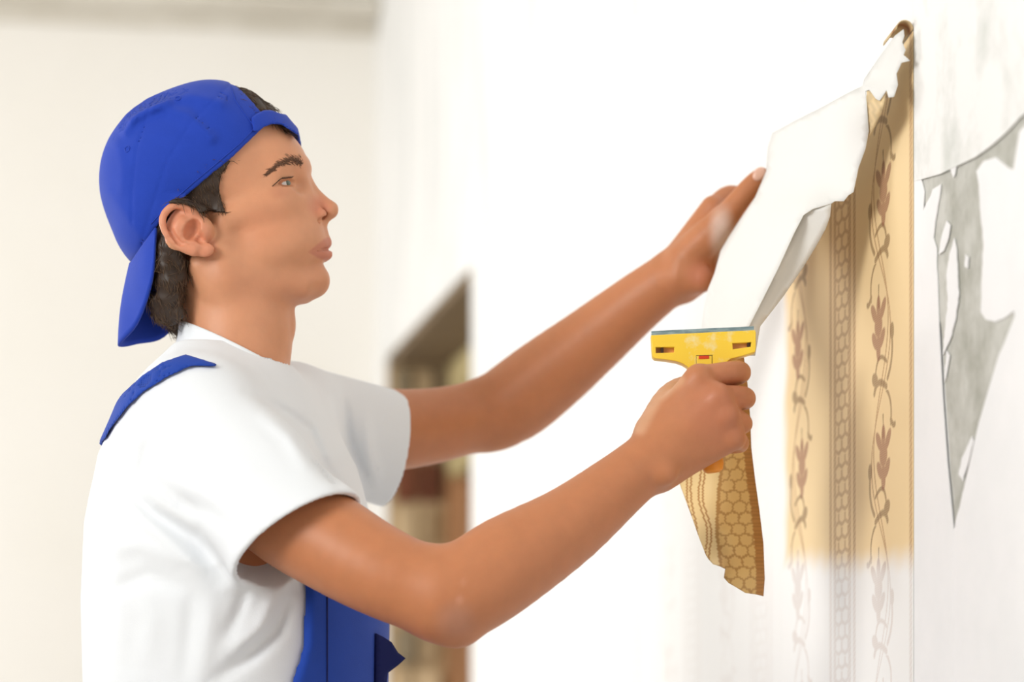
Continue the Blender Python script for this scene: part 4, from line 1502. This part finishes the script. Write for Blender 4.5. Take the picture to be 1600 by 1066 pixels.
# neck hole
nk = Field(SHF.xs, SHF.ys, SHF.zs)
nk.chain([H(385, 470), H(368, 545), H(352, 615)], [90 * PX, 90 * PX, 60 * PX], k=0.01)
SHF.d = np.maximum(SHF.d, -nk.d)
ShV, ShQ = SHF.mesh(2)
shirt = link('t_shirt', mesh_np('t_shirt', ShV, ShQ), M_SHIRT, person, 'white cotton short-sleeved shirt')

# collar band
nt, ns = 56, 8
VV = []
for i in range(nt):
    a = 2 * math.pi * i / nt
    cf, sf = math.cos(a), math.sin(a)
    tp = H(368 + 86 * cf, 546 + 42 * cf) + np.array([0, 92 * PX * sf, 0])
    bt = H(371 + 112 * cf, 606 + 34 * cf) + np.array([0, 120 * PX * sf, 0])
    for j in range(ns + 1):
        s_ = j / ns
        q_ = tp + (bt - tp) * s_
        q_ = q_ + np.array([cf, sf, 0]) * (-0.005 * math.sin(math.pi * s_))
        VV.append(q_)
idx = np.arange(nt * (ns + 1)).reshape(nt, ns + 1)
nx_ = np.roll(idx, -1, 0)
VF = np.stack([idx[:, :-1], idx[:, 1:], nx_[:, 1:], nx_[:, :-1]], -1).reshape(-1, 4)
cl = link('collar', mesh_np('collar', VV, VF), M_SHIRT)
sub(cl, shirt)
m_ = cl.modifiers.new('thickness', 'SOLIDIFY'); m_.thickness = 0.004; m_.offset = 0
m_ = cl.modifiers.new('soft', 'SUBSURF'); m_.levels = 1; m_.render_levels = 1

bm = bmesh.new()
ring = []
for i in range(57):
    a = 2 * math.pi * i / 56
    cf, sf = math.cos(a), math.sin(a)
    tp = H(368 + 86 * cf, 546 + 42 * cf) + np.array([0, 92 * PX * sf, 0]); bt = H(371 + 112 * cf, 606 + 34 * cf) + np.array([0, 120 * PX * sf, 0])
    ring.append(tp + (bt - tp) * 0.58 + np.array([cf, sf, 0]) * -0.0025)
tube(bm, ring, [0.0011] * len(ring), 6)
sub(bm_obj('collar_seam', bm, M_SHIRT), shirt)

# ---------------------------------------------------------------- overalls
OF = Field(SHF.xs, SHF.ys, SHF.zs)
dx, dy = X + 0.297, Y - 3.5
fwd = dx * math.cos(YAW) - dy * math.sin(YAW)
sid = dx * math.sin(YAW) + dy * math.cos(YAW)
tor = torso_sd(X, Y, Z, 0.0)
bibshell = np.maximum(tor - 0.011, -(tor - 0.002))
# bib: front panel, narrower to the top, hollowed at the armpit
half = np.interp(Z, [0.96, 1.06, 1.117, 1.15, 1.20, 1.24, 1.34], [0.16, 0.135, 0.122, 0.112, 0.112, 0.114, 0.110])
bib = np.maximum(bibshell, np.maximum(np.abs(sid) - half, np.maximum(0.02 - fwd, Z - 1.245)))
OF.d = bib.astype(np.float32)
OV, OQ = OF.mesh(7)
overalls = link('overalls', mesh_np('overalls', OV, OQ), M_BLUE, person, 'royal blue work overalls with bib')
# shoulder straps following the shirt
base = SHIRT_D
stshell = np.maximum(base - 0.0045, -(base - 0.0005))
SUB = SHF.box((-0.48, 3.17, 1.34), (-0.28, 3.52, 1.51))
su, sv = uvw(SUB[1], SUB[2], SUB[3], fold=False)
strap_uv = poly_sd(su, sv, [(150, 690), (166, 652), (190, 616), (222, 586), (252, 566), (290, 553), (342, 569), (338, 573), (300, 572), (262, 590), (226, 612), (200, 636), (172, 672), (158, 700)]) * PX
OF.d[:] = 1
OF.d[SUB[0]] = np.maximum(stshell[SUB[0]], np.maximum(strap_uv, np.maximum(SUB[2] - 3.50, 1.36 - SUB[3])))
bx = SHF.box((-0.48, 3.3, 1.04), (-0.28, 3.7, 1.43))
zz_ = bx[3]
sx_ = (bx[1] + 0.297) * math.sin(YAW) + (bx[2] - 3.5) * math.cos(YAW)
fx_ = (bx[1] + 0.297) * math.cos(YAW) - (bx[2] - 3.5) * math.sin(YAW)
back = np.maximum(stshell[bx[0]], np.maximum(np.abs(sx_ - np.interp(zz_, [1.05, 1.40], [0.05, -0.058])) - 0.018, np.maximum(fx_ + 0.035, zz_ - 1.40)))
OF.d[bx[0]] = np.minimum(OF.d[bx[0]], back)
StV, StQ = largest(*OF.mesh(4))
sub(link('shoulder_strap', mesh_np('shoulder_strap', StV, StQ), M_BLUE), overalls)

# trousers, standing legs and shoes below the frame
TF = Field(np.arange(-0.50, -0.06, 0.008), np.arange(3.24, 3.76, 0.008), np.arange(0.02, 1.12, 0.008))
X2, Y2, Z2 = TF.full()
w_ = np.maximum(torso_sd(X2, Y2, np.maximum(Z2, 0.99), 0.014), np.maximum(Z2 - 1.075, 0.92 - Z2))
TF.d = np.broadcast_to(w_, TF.d.shape).astype(np.float32).copy()
for sy, kx in ((-1, -0.27), (1, -0.25)):
    TF.chain([np.array([-0.30, 3.5 + sy * 0.085, 0.93]), np.array([kx, 3.5 + sy * 0.10, 0.50]), np.array([-0.31, 3.5 + sy * 0.11, 0.10])], [0.105, 0.082, 0.075], k=0.03)
TV, TQ = TF.mesh(3)
sub(link('trousers', mesh_np('trousers', TV, TQ), M_BLUE), overalls)
for sy in (-1, 1):
    sh = Field(np.arange(-0.44, -0.06, 0.006), np.arange(3.5 + sy * 0.11 - 0.08, 3.5 + sy * 0.11 + 0.081, 0.006), np.arange(-0.02, 0.16, 0.006))
    sh.chain([np.array([-0.34, 3.5 + sy * 0.11, 0.05]), np.array([-0.24, 3.5 + sy * 0.112, 0.045]), np.array([-0.15, 3.5 + sy * 0.118, 0.035])], [0.05, 0.05, 0.04], k=0.02)
    sh.cap(np.array([-0.33, 3.5 + sy * 0.11, 0.04]), np.array([-0.32, 3.5 + sy * 0.11, 0.12]), 0.045, 0.045, k=0.02)
    sh.d = np.maximum(sh.d, 0.001 - sh.zs[None, None, :]).astype(np.float32)
    sv_, sq_ = sh.mesh(1)
    link('shoe', mesh_np('shoe', sv_, sq_), M_SOLE, person)

# bib seam and the pocket flap that stands off the front
bib_tree = BVHTree.FromPolygons([tuple(q_) for q_ in OV], [tuple(f) for f in OQ])
bm = bmesh.new(); pr = []
for i in range(40):
    uu, vv = 511, 930 + i * 4.2
    d_ = (Vector(P(uu, vv, 3.4)) - camv).normalized()
    hit, nrm, _, _ = bib_tree.ray_cast(camv, d_)
    if hit is not None:
        pr.append(hit - d_ * 0.0002)
if len(pr) > 3:
    tube(bm, pr, [0.0011] * len(pr), 5)
    sub(bm_obj('bib_seam', bm, M_NAVY), overalls)
else:
    bm.free()
FLP = [(588, 990), (600, 996), (612, 1004), (622, 1020), (634, 1029), (622, 1040), (606, 1052), (602, 1090), (588, 1090)]
sub(sheet('pocket_flap', FLP, lambda u, v: P(u, v, 3.45 + 0.0006 * (u - 588)), 6, 0.004, M_NAVY), overalls)

# ================================================================== SCRAPER
scr = empty('scraper', tuple(P(1112, 735, 3.36)), 'yellow plastic paint scraper with wide steel blade in right hand', 'scraper')
SY = 3.366
sp_ = SY / FPX


def plane_mat(Y):
    """pixel plane (u, v) -> upright plane at depth Y"""
    return Matrix(((Y / FPX, 0, 0, -800 * Y / FPX), (0, 0, -1, Y), (0, -Y / FPX, 0, CZ + HY * Y / FPX), (0, 0, 0, 1)))


outer = [(1018, 527), (1019, 545), (1020, 558), (1023, 561), (1040, 563), (1056, 565.5), (1066, 569), (1074, 574), (1081, 582), (1085, 596), (1088, 625), (1092, 680), (1097, 715), (1128, 712), (1124, 660), (1122, 610), (1123, 590), (1128, 572), (1140, 562), (1160, 557), (1178, 551), (1179, 545), (1179, 522), (1178, 519)]
slots = [[(1024, 545), (1053, 544), (1053, 553), (1024, 554)], [(1143.5, 538.5), (1173, 536.5), (1172, 544), (1144, 548)]]
curve_plate('scraper_body', outer, slots, plane_mat(SY), 0.020, 0.002, M_YEL, scr) if False else None


def plate_px(name, outer, holes, Y, thick, bevel, mat, parent, label=None):
    s_ = Y / FPX
    to3 = Matrix(((1, 0, 0, -800 * s_), (0, 0, -1, Y), (0, 1, 0, CZ + HY * s_), (0, 0, 0, 1)))
    f = lambda lp: [(q_[0] * s_, -q_[1] * s_) for q_ in lp]
    return curve_plate(name, f(outer), [f(h_) for h_ in holes], to3, thick, bevel, mat, parent, label)


plate_px('scraper_body', outer, [[(q_[0] + (-1 if q_[0] < sum(z_[0] for z_ in sl_) / 4 else 1), q_[1] + (-1 if q_[1] < sum(z_[1] for z_ in sl_) / 4 else 1)) for q_ in sl_] for sl_ in slots], SY, 0.018, 0.0007, M_YEL, scr)
plate_px('blade', [(1018, 518), (1100, 514), (1177.5, 510.5), (1177.5, 526), (1018, 533)], [], SY + 0.001, 0.0016, 0.0003, M_STEEL, scr, 'worn blue-grey steel blade')
for sl_ in slots:
    us = [q_[0] for q_ in sl_]; vs_ = [q_[1] for q_ in sl_]
    u0, u1 = min(us) - 3, max(us) + 3; v0, v1 = min(vs_) - 3, max(vs_) + 3
    plate_px('clip', [(u0, v0), (u1, v0), (u1, v1), (u0, v1)], [], SY + 0.002, 0.006, 0.0004, M_SLOT, scr, 'orange clip inside the slot')
    mu = u0 + (12 if u0 < 1100 else 27)
    plate_px('clip_rib', [(mu, v0 + 1), (mu + 3, v0 + 1), (mu + 3, v1 - 1), (mu, v1 - 1)], [], SY - 0.002, 0.010, 0.0003, M_DARK, scr)
plate_px('catch_button', [(1089, 558), (1111, 557.5), (1111, 585), (1089, 585)], [], SY - 0.0058, 0.008, 0.0006, M_YEL, scr)
plate_px('catch_window', [(1092, 557.5), (1107, 557), (1107, 561), (1092, 561.5)], [], SY - 0.0066, 0.008, 0.0003, M_RED, scr, 'red window of the catch')
plate_px('catch_gap', [(1087.6, 556.6), (1112.4, 556), (1112.4, 585), (1087.6, 585)], [], SY - 0.0046, 0.0092, 0.0002, M_DARK, scr)
# handle end
bm = bmesh.new()
tube(bm, [P(1110, 700, SY), P(1112, 716, SY), P(1113.5, 726, SY), P(1114.5, 735, SY), P(1115, 738.5, SY)], [0.0100, 0.0115, 0.0115, 0.0100, 0.007], 18)
bm_obj('handle_end', bm, M_ORANGE, scr, 'orange end of the handle')
